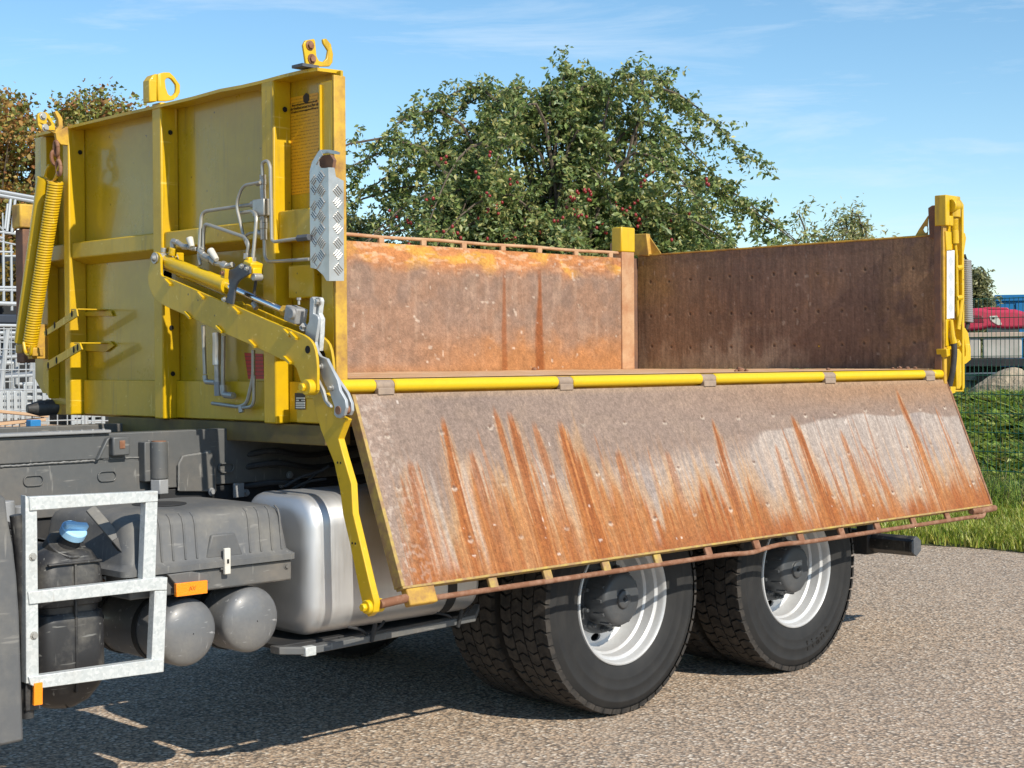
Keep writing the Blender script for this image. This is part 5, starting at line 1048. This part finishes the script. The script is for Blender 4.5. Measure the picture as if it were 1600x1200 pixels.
# tyre lettering
def ring_text(body, parent, r, a0, size, y=-.0018):
    for i_, ch_ in enumerate(body):
        a = a0+i_*size*.62/r; c_ = (r*math.cos(a), y, r*math.sin(a)); text(ch_, c_, size, M['tyre_ink'], parent, right=(-math.sin(a), 0, math.cos(a)), up=(-math.cos(a), 0, -math.sin(a)))
s = NT('tyre_lettering'); s.base((.004, .004, .004)).rough(.35); M['tyre_ink'] = s.m
def copy_tree(o, parent=None, skip=()):
    c = o.copy(); col.objects.link(c)
    if parent: c.parent = parent
    for k in list(o.children):
        if k.name.split('.')[0] not in skip: copy_tree(k, c, skip)
    return c
def place(loc, label, rz=0, skip=()):
    w = copy_tree(w1, truck, skip); w.location = loc; w.rotation_euler = (0, 0, rz); w['label'] = label; return w
w2 = place((2.957, wy, RT), 'rear outer twin wheel with silver rim and raised tyre lettering')
w2t = [k for k in w2.children if k.name.startswith('tyre')][0]
tpx = U(1263, 1024, 'y', wy); ring_text('liant', w2t, .432, math.atan2(tpx[2]-RT, tpx[0]-2.957), .078)
for k in list(w2t.children):
    pass
for x, nm in ((1.604, 'front'), (2.957, 'rear')):
    place((x, wy+.345, RT), nm+' inner twin wheel in the shade', skip=('hub', 'hub_plug'))
    place((x, 2.50, RT), nm+' outer twin wheel on the far side', math.pi); place((x, 2.155, RT), nm+' inner twin wheel on the far side', math.pi, ('hub', 'hub_plug'))
for x in (1.604, 2.957): MB().tube([(x, .2, RT), (x, 2.25, RT)], .085, 16).build('axle', M['dark'], truck)
for x in (1.604, 2.957): MB().tube([(x, 1.0, RT), (x, 1.22, RT), (x, 1.44, RT)], [.12, .22, .12], 16).build('differential', M['dark'], truck)
MB().box(1.2, 3.4, .62, .76, .55, .70).build('leaf_spring_pack', M['dark'], truck); MB().box(1.2, 3.4, 1.7, 1.84, .55, .70).build('leaf_spring_pack', M['dark'], truck)
# front axle wheels out of frame keep the truck's shadow right
for y, rz in ((wy, 0), (2.50, math.pi)): place((-2.35, y, RT), 'front axle wheel near side' if rz == 0 else 'front axle wheel far side', rz)

# ================================================================== BEHIND, RIGHT: fence, machine, containers
fn = empty('mesh_fence', (FX, 6, 0)); objprops(fn, 'green welded wire fence behind the grass verge', 'fence')
M['fence_green'] = NT('fence_green').base((.015, .10, .065)).rough(.45).m
z0f, z1f = .06, 2.23
m = MB(); ysf = np.arange(-2, 14, .05)
for y in ysf: m.tube([(FX, y, z0f), (FX, y, z1f+.01)], .0034, 5, False)
o = m.build('vertical_wires', M['fence_green'], fn, kind='stuff'); reparent(o, fn)
for z in np.arange(z1f, z0f, -.2):
    m = MB(); m.tube([(FX-.006, -2, z), (FX-.006, 14, z)], .0042, 6); m.tube([(FX+.006, -2, z), (FX+.006, 14, z)], .0042, 6); o = m.build('horizontal_wire', M['fence_green'], fn); reparent(o, fn)
for y in (-1.6, .9, 5.9, 8.4, 10.9, 13.4): o = MB().box(FX+.01, FX+.05, y-.03, y+.03, -.1, z1f+.05).build('fence_post', M['fence_green'], fn, bevel=.004); reparent(o, fn)
def far_box(name, px, D, depth, mat, label, cat, bevel=.02):
    """box whose near face spans the pixel rectangle on the plane x = D"""
    a = U(px[0], px[1], 'x', D); b = U(px[2], px[3], 'x', D); y0, y1 = sorted((a[1], b[1])); z0, z1 = sorted((a[2], b[2]))
    return y0, y1, z0, z1
# grey container on the bank
M['slate_container'] = paint('slate_container_paint', (.13, .165, .18), .5, (.2, .2, .19), .6, 2)
D = 19.0; y0, y1, z0, z1 = far_box('', (1493, 585, 1680, 655), D, 2, None, '', '')
gc = empty('grey_container', (D, (y0+y1)/2, z0)); objprops(gc, 'slate grey ribbed container low behind the sandy boulder', 'container')
o = MB().box(D+.04, D+2.2, y0, y1, z0-.3, z1-.02).build('container_wall', M['slate_container'], gc); reparent(o, gc)
for y in np.arange(y0, y1, .25): o = MB().box(D-.01, D+.04, y, y+.13, z0-.3, z1-.1).build('wall_rib', M['slate_container'], gc, bevel=.02); reparent(o, gc)
o = MB().box(D-.04, D+2.3, y0-.02, y1+.02, z1-.1, z1+.02).build('top_rail', M['slate_container'], gc, bevel=.01); reparent(o, gc)
p = U(1542, 605, 'x', D); o = MB().box(D-.07, D+.1, p[1]-.12, p[1]+.14, z0-.2, z1+.01).build('gap_post', M['dark'], gc); reparent(o, gc)
# sandy boulder
p = U(1575, 622, 'x', 18.2); bm = bmesh.new(); bmesh.ops.create_icosphere(bm, subdivisions=4, radius=1)
for v_ in bm.verts:
    c_ = v_.co; n_ = .35*math.sin(c_.x*3.1+1)*math.cos(c_.y*2.7)+.12*math.sin(c_.z*9+c_.y*7)+.06*math.sin(c_.x*17+c_.z*13)
    v_.co = Vector((c_.x*.42, c_.y*.66, c_.z*.46))*(1+.35*n_)
me = bpy.data.meshes.new('sandy_boulder'); bm.to_mesh(me); bm.free()
s = NT('sandstone'); s.base(s.ramp(s.noise(3.5, 6, .65), [(.3, (.25, .20, .15)), (.55, (.46, .37, .26)), (.75, (.56, .47, .36))])).rough(.9).bump(s.noise(9, 6), .8, .06)
link('sandy_boulder', me, s.m, None, ang=30, loc=(18.2, p[1]-.02, p[2]-.06), label='pale sandy boulder lying on the bank behind the green fence', cat='boulder')
# flat trailer with concrete blocks
s = NT('concrete'); s.base(s.ramp(s.noise(3, 5), [(.3, (.42, .38, .33)), (.7, (.58, .53, .47))])).rough(.85); M['concrete'] = s.m
D = 21.0; ybl = [U(px, 550, 'x', D)[1] for px in (1490, 1537, 1594, 1650)]; zt, zb3 = U(1550, 519, 'x', D)[2], U(1550, 560, 'x', D)[2]
lbs = ['left pale concrete block on the flat trailer, its end by the yellow post', 'middle pale concrete block on the flat trailer below the red machine', 'right pale concrete block on the flat trailer, cut off by the picture edge']
for k in range(3):
    yb, ya = ybl[k]-.02, ybl[k+1]+.02; MB().box(D, D+.9, ya, yb, zb3, zt-.1).build('concrete_block', M['concrete'], None, bevel=.02, label=lbs[k], cat='concrete block', group='concrete blocks on the trailer')
MB().box(D-.03, D+.95, ybl[3], ybl[0], zt-.095, zt-.005).build('timber_beam', paint('weathered_timber', (.52, .40, .31), .8, (.6, .32, .22), .7, 4), None, bevel=.01, label='long weathered timber lying along the top of the concrete blocks', cat='timber')
tl = empty('flat_trailer', (D+.5, ybl[1], 0)); objprops(tl, 'dark flat trailer carrying the concrete blocks behind the fence', 'trailer')
zb4 = U(1550, 578, 'x', D)[2]
o = MB().box(D-.1, D+2.4, ybl[3]-1, ybl[0]+1.5, zb3-.14, zb3-.004).build('deck', M['dark'], tl, bevel=.01); reparent(o, tl)
o = MB().box(D+.3, D+.5, ybl[3]-1, ybl[0]+1.5, zb4-.3, zb3-.145).build('trailer_frame', M['dark'], tl); reparent(o, tl)
for y in (ybl[0]+.8, ybl[2]-.2):
    for x in (D+.4, D+1.9): o = MB().tube([(x, y-.15, .95), (x, y+.15, .95)], .4, 20).build('trailer_wheel', M['tyre'], tl); reparent(o, tl)
# red machine
rmx = 22.0; rm = empty('red_machine', (rmx+.6, U(1570, 515, 'x', rmx)[1], U(1570, 517, 'x', rmx)[2])); objprops(rm, 'red farm machine hood with a white emblem standing behind the concrete blocks', 'machine')
M['red_paint'] = paint('red_machine_paint', (.52, .03, .075), .35, (.35, .05, .07), .4, 3, .4)
q = PX([(1500, 503), (1508, 487), (1518, 482), (1535, 481.5), (1548, 484), (1583, 483), (1600, 488), (1650, 491), (1650, 512), (1592, 513), (1575, 514), (1548, 512), (1535, 516), (1500, 519)], 'x', rmx)
o = MB().prism(q, 'x', rmx, rmx+1.1).build('hood', M['red_paint'], rm, bevel=.06, segs=4); reparent(o, rm)
q = PX([(1500, 491), (1537, 493), (1540, 504), (1500, 504)], 'x', rmx-.015); o = MB().prism(q, 'x', rmx-.012, rmx+.02).build('side_panel', paint('dark_red_paint', (.20, .015, .03), .4, (.2, .03, .04), .3, 3), rm, bevel=.01); reparent(o, rm)
q = PX([(1540, 483.5), (1582, 483), (1581, 480.5), (1552, 480), (1542, 482)], 'x', rmx+.2); o = MB().prism(q, 'x', rmx+.15, rmx+.9).build('hood_scoop', M['red_paint'], rm, bevel=.01); reparent(o, rm)
q = PX([(1547, 494), (1557, 493), (1562, 501), (1564, 507), (1559, 508), (1552, 503.5), (1548.5, 500)], 'x', rmx-.02); o = MB().prism(q, 'x', rmx-.012, rmx+.004).build('white_emblem', M['plate_white'], rm); reparent(o, rm)
q = PX([(1550.5, 495.5), (1553.5, 495.5), (1553.5, 499), (1550.5, 499)], 'x', rmx-.03); o = MB().prism(q, 'x', rmx-.016, rmx-.013).build('emblem_mark', M['ink'], rm); reparent(o, rm)
q = PX([(1546, 511.5), (1590, 513.5), (1590, 519.5), (1546, 519)], 'x', rmx+.05); o = MB().prism(q, 'x', rmx+.04, rmx+.6).build('lower_panel', M['chassis'], rm); reparent(o, rm)
p = U(1606, 532, 'x', rmx-.4); m = MB().lathe([(-.2, .12), (-.22, .2), (-.2, .26), (.1, .26), (.12, .2), (.1, .12)], 28, 'x', tuple(p)); o = m.build('machine_wheel', M['tyre'], rm); reparent(o, rm)
# blue container
D = 30.0; a = U(1556, 461, 'x', D); b = U(1720, 500, 'x', D)
bc = empty('blue_container', (D+1, (a[1]+b[1])/2, 0)); objprops(bc, 'bright blue container roof edge behind the red machine', 'container')
M['blue_paint'] = paint('blue_container_paint', (.01, .17, .42), .45, (.03, .2, .4), .3, 1)
o = MB().box(D, D+2.4, b[1]-2, a[1], .9, a[2]-.05).build('container_wall', M['blue_paint'], bc); reparent(o, bc)
for y in np.arange(b[1]-2, a[1]-.2, .55): o = MB().box(D-.03, D-.001, y, y+.25, 1., a[2]-.2).build('wall_rib', M['blue_paint'], bc, bevel=.01); reparent(o, bc)
o = MB().box(D-.05, D+2.5, b[1]-2, a[1]+.03, a[2]-.15, a[2]).build('top_rail', M['blue_paint'], bc, bevel=.01); reparent(o, bc)

def turn(names, pivot, deg):
    """turn whole things about an upright axis through pivot"""
    Rm = Matrix.Translation(Vector((pivot[0], pivot[1], 0))) @ Matrix.Rotation(math.radians(deg), 4, 'Z') @ Matrix.Translation(Vector((-pivot[0], -pivot[1], 0)))
    for o in list(col.objects):
        if o.parent is None and o.name.split('.')[0] in names: o.matrix_basis = Rm @ o.matrix_basis
pv = U(1560, 540, 'x', 21.0); turn(('concrete_block', 'timber_beam', 'flat_trailer'), pv, 28); turn(('red_machine',), U(1560, 515, 'x', 22.0), 26)
turn(('blue_container',), U(1556, 470, 'x', 30.0), 30)

# ================================================================== TREES
def leaves(cent, size, cols, aspect=.45, droop=.3, name='foliage', parent=None, jitter=.35):
    n = len(cent); az_ = rng.uniform(0, 2*np.pi, n); ti = rng.normal(-droop, .55, n)
    d = np.stack([np.cos(az_)*np.cos(ti), np.sin(az_)*np.cos(ti), np.sin(ti)], -1)
    r_ = rng.normal(size=(n, 3)); sd_ = np.cross(d, r_); sd_ /= np.linalg.norm(sd_, axis=1)[:, None]+1e-9; nn = np.cross(d, sd_)
    L_ = size*rng.uniform(.6, 1.35, n)[:, None]; W_ = L_*aspect
    a = cent; b = cent+d*L_; mid = cent+d*L_*.45; up_ = nn*W_*.25
    V = np.stack([a, mid+sd_*W_*.5+up_, b, mid-sd_*W_*.5+up_], 1)
    C = np.array(cols)[rng.integers(0, len(cols), n)]*rng.uniform(1-jitter, 1+jitter, (n, 1)); Cc = np.repeat(C[:, None], 4, 1).reshape(-1, 3)
    i0 = np.arange(n)[:, None]*4; Fc = np.concatenate([i0+np.array([[0, 1, 2]]), i0+np.array([[0, 2, 3]])])
    me = numesh(name, V.reshape(-1, 3), Fc, Cc); return link(name, me, M['leaf'], parent, ang=180)
def twig_leaves(p, d, length, n, droop, spread=.04):
    t = rng.uniform(.05, 1, n); pts = p+np.outer(t*length, d); pts[:, 2] -= droop*(t*length)**2; return pts+rng.normal(0, spread, (n, 3))
GREEN = [(.19, .26, .07), (.25, .32, .10), (.12, .18, .05), (.30, .36, .125), (.37, .37, .14), (.22, .29, .13), (.46, .44, .16), (.15, .22, .09)]
def arching_bush(base, stems, hmax, reach, cols, leaf, per_twig, twigs, label, cat, name='fruit_bush', fruits=0, squash=1.0, wx=1., droopy=1.0, vdirs=None, hlo=.66, asp=.5, fall=.40, bias=.5, tw=(.15, .5), spread=.035, canes=0):
    t_ = empty(name, base); objprops(t_, label, cat); base = np.array(base, float); cen = []; mb = MB(); tip = []
    for s_ in range(stems):
        az_ = rng.uniform(0, 2*np.pi); rr = reach*rng.uniform(.01, 1)**bias; h = hmax*(1-fall*(rr/reach)**2.6)*rng.uniform(hlo, 1.0)
        cane = s_ < canes
        if cane: rr = reach*rng.uniform(.05, 1.0); h = hmax*(1-.16*(rr/reach)**3)*rng.uniform(.84, 1.02); az_ = rng.choice([0, math.pi])+rng.normal(0, .7)
        elif canes: rr *= .92; h *= .84
        dirv = np.array([math.cos(az_)*squash, math.sin(az_), 0])
        if vdirs is not None: dirv = vdirs[0]*math.cos(az_)+vdirs[1]*math.sin(az_)*.6
        ts = np.linspace(0, 1, 12); over = rng.uniform(.5, .72)*(1.0-.25*droopy*(rr/reach))
        zc = h*np.sin(np.clip(ts/over*np.pi/2, 0, np.pi*.93)); zc = np.where(ts > over, h-(h*.34*droopy*(rr/reach)+.12)*((ts-over)/(1-over))**2, zc)
        rad = rr*(ts**1.35)+.12*np.sin(ts*6+az_)
        P_ = np.outer(rad, dirv); P_[:, 2] = zc; P_[:, :2] += rng.normal(0, .22, 2)[None]
        mb.tube(P_[:11], np.linspace(.028, .005, 11), 5)
        for k in range(twigs):
            if cane and k > twigs*.8: continue
            tt = rng.uniform(.45 if cane else .18, 1.0); i_ = min(int(tt*11), 10); f_ = tt*11-i_; p = P_[i_]*(1-f_)+P_[i_+1]*f_
            tg = P_[i_+1]-P_[i_]; tg /= np.linalg.norm(tg)+1e-9; d = tg*.7+rng.normal(0, .65, 3); d /= np.linalg.norm(d); ln = rng.uniform(*tw)*(hmax/4.5)*(.7 if cane else 1)
            cen.append(twig_leaves(p, d, ln, per_twig, .55, spread)); tip.append(p+d*ln*.7)
    cen = np.concatenate(cen); cen = cen[cen[:, 2] > .2]
    mb.build('branch', M['bark'], t_)
    leaves(cen, leaf, cols, asp, .35, 'foliage', t_)
    if fruits:
        bm = bmesh.new(); bmesh.ops.create_icosphere(bm, subdivisions=2, radius=.018); me = bpy.data.meshes.new('rose_hip'); bm.to_mesh(me); bm.free()
        me.polygons.foreach_set('use_smooth', [True]*len(me.polygons)); me.materials.append(M['red_fruit'])
        toc = np.array([-.7, -.7, 0]); tip = np.array(tip); sc_ = tip@toc-np.abs(tip[:, 2]-.64*hmax)*.9; order = np.argsort(-sc_)[:fruits*5]; order = rng.permutation(order)[:fruits]
        for i_ in order:
            for c_ in range(rng.integers(1, 4)):
                o = bpy.data.objects.new('rose_hip', me); col.objects.link(o); o.parent = t_; q_ = tip[i_]+toc*.14+rng.normal(0, .035, 3); o.location = q_; o.scale = (1, 1, rng.uniform(.9, 1.3))
    return t_
M['red_fruit'] = NT('red_fruit').base((.24, .02, .02)).rough(.35).m
CRv = np.array([CR[0], CR[1], 0]); CFv = np.array([CF[0], CF[1], 0])
def at_dist(px, dist):      # ground point under a photo column at a given depth
    D = CF + CR*(px-800)/F_PX; D[2] = 0; t = dist/np.dot(D, CF); p = CAM+D*t; return (p[0], p[1], 0.)
bush_p = at_dist(866, 17.5)
arching_bush(bush_p, 230, 4.85, 3.45, GREEN, .068, 28, 36, 'large dark green arching fruit bush with red berries behind the tipper body', 'bush', fruits=90, fall=.20, bias=.42, tw=(.2, .62), spread=.02, hlo=.45, canes=44, vdirs=(CRv, CFv))
arching_bush(at_dist(555, 19), 40, 3.6, 1.1, [(.24, .25, .09), (.30, .29, .11), (.17, .2, .07)], .075, 22, 20, 'lower olive green bush left of the large fruit bush', 'bush', 'olive_bush', vdirs=(CRv, CFv))
LIGHT = [(.34, .36, .13), (.42, .40, .17), (.26, .29, .10), (.50, .46, .23), (.2, .24, .085)]
arching_bush(at_dist(1335, 24), 60, 4.0, 1.0, LIGHT, .10, 14, 16, 'pale leafy sapling rising behind the dark rear board', 'sapling', 'pale_sapling', droopy=.25, vdirs=(CRv, CFv), hlo=.72, asp=.28, tw=(.3, .8), spread=.05)
arching_bush(at_dist(1120, 22), 40, 3.25, 1.3, [(.28, .31, .11), (.34, .35, .14), (.2, .24, .09)], .09, 18, 18, 'low light green shrub right of the fruit bush, just above the rear board', 'shrub', 'low_shrub', vdirs=(CRv, CFv))
arching_bush(at_dist(1240, 25), 14, 3.55, .5, LIGHT, .1, 14, 12, 'small yellowish shrub tip between the fruit bush and the pale sapling', 'shrub', 'low_shrub', vdirs=(CRv, CFv))
arching_bush(at_dist(1516, 36), 70, 3.9, .95, [(.26, .27, .12), (.34, .33, .16), (.20, .21, .10)], .1, 20, 20, 'grey green bush right of the yellow rear post', 'bush', 'grey_bush', droopy=.2, vdirs=(CRv, CFv))
AUT = [(.40, .22, .06), (.46, .26, .07), (.30, .27, .07), (.24, .27, .065), (.50, .36, .11), (.20, .22, .06), (.38, .17, .06)]
AUT2 = [(.30, .30, .08), (.24, .28, .07), (.36, .33, .09), (.40, .24, .07), (.22, .25, .06), (.44, .20, .08)]
def crown_tree(base, h, cr_, cz, label, n=16000, leaf=.12, cols=AUT, name='autumn_tree'):
    t_ = empty(name, base); objprops(t_, label, 'tree'); mb = MB(); mb.tube([(0, 0, -.1), (.05, 0, h*.3), (0, .1, h*.6), (.05, 0, h*.9)], [.16, .12, .08, .02], 8)
    nb = 210; cl_ = []
    for k in range(nb):
        d = rng.normal(size=3); d /= np.linalg.norm(d); rr = rng.uniform(.12, 1)**.5; c_ = np.array([0, 0, cz])+d*rr*np.array([cr_, cr_, h-cz]); c_[2] = min(c_[2], h*1.02)
        if c_[2] < .8: continue
        mb.tube([(0, 0, max(.4, c_[2]*.5)), c_*.6+np.array([0, 0, c_[2]*.15]), c_], [.04, .02, .006], 5)
        for q_ in range(5):
            d2 = rng.normal(size=3)+d*.6; d2 /= np.linalg.norm(d2); cl_.append(twig_leaves(c_, d2, rng.uniform(.3, .8), n//(nb*5), .2, .12))
    mb.build('trunk', M['bark'], t_); leaves(np.concatenate(cl_), leaf, cols, .75, .2, 'crown', t_); return t_
crown_tree(at_dist(-25, 30), 7.3, 1.65, 4.3, 'orange brown autumn tree at the left picture edge', 52000, .1)
crown_tree(at_dist(168, 32), 7.1, 1.35, 5.2, 'autumn tree with reddish tips rising just behind the headboard', 42000, .1, AUT2)
crown_tree(at_dist(60, 34), 5.6, 1.6, 3.0, 'lower autumn tree between the two taller ones, behind the scaffold store', 42000, .1)

# ================================================================== BEHIND, LEFT: scaffold store
YS = 14.0
M['scaf'] = NT('scaffold_zinc').base((.46, .485, .50)).rough(.45).set(Metallic=.35).m
sc = empty('scaffold_rack', tuple(U(20, 520, 'y', YS)*(1, 1, 0))); objprops(sc, 'tall rack of galvanised scaffold tubes at the left edge behind the truck', 'scaffold')
def sp_(a, b, r=.03, dy=0):
    p, q = U(a[0]/6, 290+a[1]/6, 'y', YS+dy), U(b[0]/6, 290+b[1]/6, 'y', YS+dy); o = MB().tube([p, q], r*.5, 8).build('scaffold_tube', M['scaf'], sc); reparent(o, sc)
for a, b, r in (((-120, 35), (345, 118), .05), ((-120, 72), (345, 155), .05), ((100, 125), (65, 430), .042), ((142, 130), (110, 435), .038), ((72, 170), (45, 405), .03), ((30, 430), (36, 1085), .034), ((104, 555), (112, 1170), .034),
                ((-100, 425), (228, 462), .035), ((-60, 510), (232, 572), .025), ((-60, 618), (122, 625), .03), ((30, 660), (236, 663), .03), ((-60, 955), (212, 957), .04), ((-60, 980), (212, 984), .035), ((-60, 1103), (195, 1112), .06),
                ((135, 440), (215, 375), .025), ((-20, 365), (42, 430), .025), ((115, 440), (245, 505), .022), ((25, 255), (28, 430), .02), ((-20, 480), (30, 500), .04), ((150, 530), (225, 505), .02)): sp_(a, b, r)
dk = empty('storage_shed', tuple(U(0, 500, 'y', YS+3)*(1, 1, 0))); objprops(dk, 'dark open storage bay behind the scaffold rack', 'shed')
M['shed_dark'] = paint('shed_dark_cladding', (.018, .020, .022), .8, (.05, .05, .05), .4, 1)
a, b = U(-60, 330, 'y', YS+2.5), U(62, 500, 'y', YS+2.5); o = MB().box(a[0], b[0]+1.5, YS+2.5, YS+2.6, 0, a[2]-.6).build('back_wall', M['shed_dark'], dk); reparent(o, dk)
for k in range(5): o = MB().box(a[0]+k*.55, a[0]+k*.55+.06, YS+2.42, YS+2.498, 0, a[2]-.6).build('wall_batten', M['shed_dark'], dk); reparent(o, dk)
a, b = U(-60, 490, 'y', YS-1), U(40, 506, 'y', YS-1)
MB().box(a[0], b[0], YS-1, YS-.2, b[2], a[2]).build('steel_skip', paint('skip_dark_blue', (.03, .04, .06), .5, (.08, .08, .08), .5, 3), None, bevel=.02, label='dark steel box edge below the scaffold rack', cat='skip')
# yellow leaves seen through the rack
n_ = 900; a = U(-20, 412, 'y', YS+1.5); b = U(45, 470, 'y', YS+1.5); c_ = np.stack([rng.uniform(a[0], b[0], n_), rng.uniform(YS+1, YS+1.8, n_), rng.uniform(b[2], a[2], n_)], -1)
o = leaves(c_, .1, [(.35, .22, .03), (.25, .17, .04), (.12, .1, .03)], .7); o.name = 'yellow_shrub'; objprops(o, 'yellow leaved shrub seen through the scaffold tubes', 'shrub')
# welded mesh panels: site fence, box sides, wire cages
def panel(x0, x1, y, z0, z1, dx, dz, label, tilt=0, r=.006, group='galvanised mesh panels in the scaffold store', rz=0):
    pn = empty('mesh_panel', (x0, y, z0)); objprops(pn, label, 'mesh panel', group); m = MB()
    for x in np.arange(0, x1-x0+.01, dx): m.tube([(x, 0, 0), (x, tilt, z1-z0)], r, 5, False)
    for z in np.arange(0, z1-z0+.01, dz): m.tube([(0, tilt*z/(z1-z0), z), (x1-x0, tilt*z/(z1-z0), z)], r, 5, False)
    m.build('wire_mesh', M['scaf'], pn, kind='stuff')
    m = MB(); c4 = [(0, 0, 0), (x1-x0, 0, 0), (x1-x0, tilt, z1-z0), (0, tilt, z1-z0)]
    for k in range(4): MB().tube([c4[k], c4[(k+1) % 4]], r*2.6, 8).build('frame_tube', M['scaf'], pn)
    pn.rotation_euler = (0, 0, rz); return pn
yP = 9.5
def XZ(px, py, y): p = U(px, py, 'y', y); return p[0], p[2]
xa_, zt_ = XZ(-40, 508, yP); xb_, zb_2 = XZ(56, 672, yP); panel(xa_, xb_, yP, max(.4, zb_2), zt_, .075, .2, 'white zinc site fence panel left of the headboard, in front of the stacked frames')
xa_, zt_ = XZ(58, 604, yP+.3); xb_, zb_2 = XZ(136, 672, yP+.3); panel(xa_, xb_, yP+.3, zb_2, zt_-.25, .11, .11, 'coarse mesh box side under the headboard corner')
xa_, zt_ = XZ(134, 633, yP-.2); xb_, zb_2 = XZ(188, 672, yP-.2); panel(xa_, xb_, yP-.2, zb_2, zt_, .09, .1, 'small mesh panel under the headboard beside the chassis')
# stacks of galvanised frames behind the panel
M['pale_zinc'] = NT('pale_zinc').base((.36, .375, .385)).rough(.6).m
lab = ['rearmost leaning galvanised frame in the pile left of the headboard', 'second leaning galvanised frame in the pile left of the headboard', 'third leaning galvanised frame in the pile left of the headboard', 'fourth leaning galvanised frame in the pile left of the headboard', 'foremost leaning galvanised frame in the pile left of the headboard']
for k, (px, lean, yy) in enumerate(((2, .3, 12.3), (18, .42, 12.0), (30, .5, 11.7), (8, .6, 11.4), (40, .36, 11.1))):
    fr_ = empty('scaffold_frame', (*U(px, 600, 'y', yy)[:2], 0)); objprops(fr_, lab[k], 'scaffold frame', 'stacked scaffold frames')
    for x in (-.33, .33):
        MB().tube([(x-.1, 0, .2), (x+lean*.5, .1, 2.0)], .026, 8).build('frame_leg', M['pale_zinc'], fr_)
    for z in np.linspace(.4, 1.9, 8):
        f_ = (z-.2)/1.8; MB().tube([(-.43+f_*(lean*.5+.1), .1*f_, z), (.23+f_*(lean*.5+.1), .1*f_, z+.03)], .018, 8).build('frame_rung', M['pale_zinc'], fr_)
for k, (px0_, px1_, py0, py1, yy, lb) in enumerate(((-30, 30, 520, 566, 12.7, 'upper wire cage at the back of the scaffold store'), (26, 60, 540, 600, 12.6, 'wire cage beside the spring in the scaffold store'), (-30, 22, 568, 612, 12.65, 'lower wire cage at the back of the scaffold store'))):
    xa_, zt_ = XZ(px0_, py0, yy); xb_, zb_2 = XZ(px1_, py1, yy); panel(xa_, xb_, yy, zb_2, zt_, .12, .12, lb, r=.009, group='wire cages stacked in the scaffold store')
lab2 = ['pale metal crate standing left under the headboard', 'pale metal crate stacked behind the mesh box under the headboard', 'pale metal crate beside the chassis under the headboard post']
for k, (px0_, px1_, py0, py1, yy) in enumerate(((0, 34, 612, 650, 10.6), (38, 82, 600, 642, 10.9), (112, 160, 630, 668, 10.4))):
    x0, z1 = XZ(px0_, py0, yy); x1, z0 = XZ(px1_, py1, yy); cr_ = empty('metal_crate', (x0, yy, 0)); objprops(cr_, lab2[k], 'crate', 'pale metal crates')
    hgt = z1; n_s = 5; m = MB()
    o = MB().box(.02, x1-x0-.02, .03, .8, max(0.02, z0-.4), z1-.06).build('crate_body', M['shed_dark'] if k == 2 else M['pale_zinc'], cr_)
    for q_ in range(n_s):
        z = z0+(z1-z0)*q_/(n_s-1); MB().box(0, x1-x0, -.01, .028, z-.022, z+.018).build('crate_rail', M['scaf'], cr_, bevel=.004)
    for q_ in range(4): MB().box((x1-x0)*q_/3-.02, (x1-x0)*q_/3+.02, -.03, -.011, z0-.05, z1).build('crate_upright', M['scaf'], cr_, bevel=.004)
M['plank'] = paint('plank_wood', (.50, .33, .20), .75, (.3, .18, .1), .6, 5)
for k, (a_, b_3, lb) in enumerate((((-20, 641), (70, 650), 'upper long tan plank lying before the mesh panel'), ((-20, 664), (66, 655), 'lower reddish plank at the foot of the mesh panel'))):
    p, q = U(*a_, 'y', 9.3), U(*b_3, 'y', 9.3); MB().obox((p+q)/2, (q-p)/2, (0, .08, 0), (0, 0, .014)).build('plank', M['plank'], None, bevel=.004, label=lb, cat='plank', group='planks in the scaffold store')
p = U(57, 664, 'y', 9.1); MB().box(p[0]-.06, p[0]+.05, 9.1, 9.2, p[2]-.05, p[2]+.05).build('blue_bin', M['blue_paint'], None, bevel=.01, label='small bright blue box at the foot of the mesh panel', cat='box')
st_y = 10.0; tb = empty('storage_table', (*U(60, 670, 'y', st_y)[:2], 0)); objprops(tb, 'low wooden staging carrying crates and panels behind the truck', 'staging')
a, b = U(-60, 668, 'y', 9.0), U(200, 668, 'y', 9.0); o = MB().box(a[0], b[0], 9.0, 12.6, a[2]-.12, a[2]-.07).build('staging_deck', M['plank'], tb); reparent(o, tb)
for x in np.linspace(a[0]+.1, b[0]-.1, 4):
    for y in (9.1, 12.4): o = MB().box(x-.05, x+.05, y-.05, y+.05, 0, a[2]-.125).build('staging_leg', M['plank'], tb); reparent(o, tb)

# three levels at most: whatever sits deeper hangs directly under its part
def world_of(o):
    m = o.matrix_basis.copy()
    while o.parent: o = o.parent; m = o.matrix_basis @ m
    return m
for o in list(col.objects):
    ch_ = [o]
    while ch_[-1].parent: ch_.append(ch_[-1].parent)
    if len(ch_) > 3:
        w_ = world_of(o); p_ = ch_[-2]; o.parent = p_; o.matrix_basis = world_of(p_).inverted() @ w_
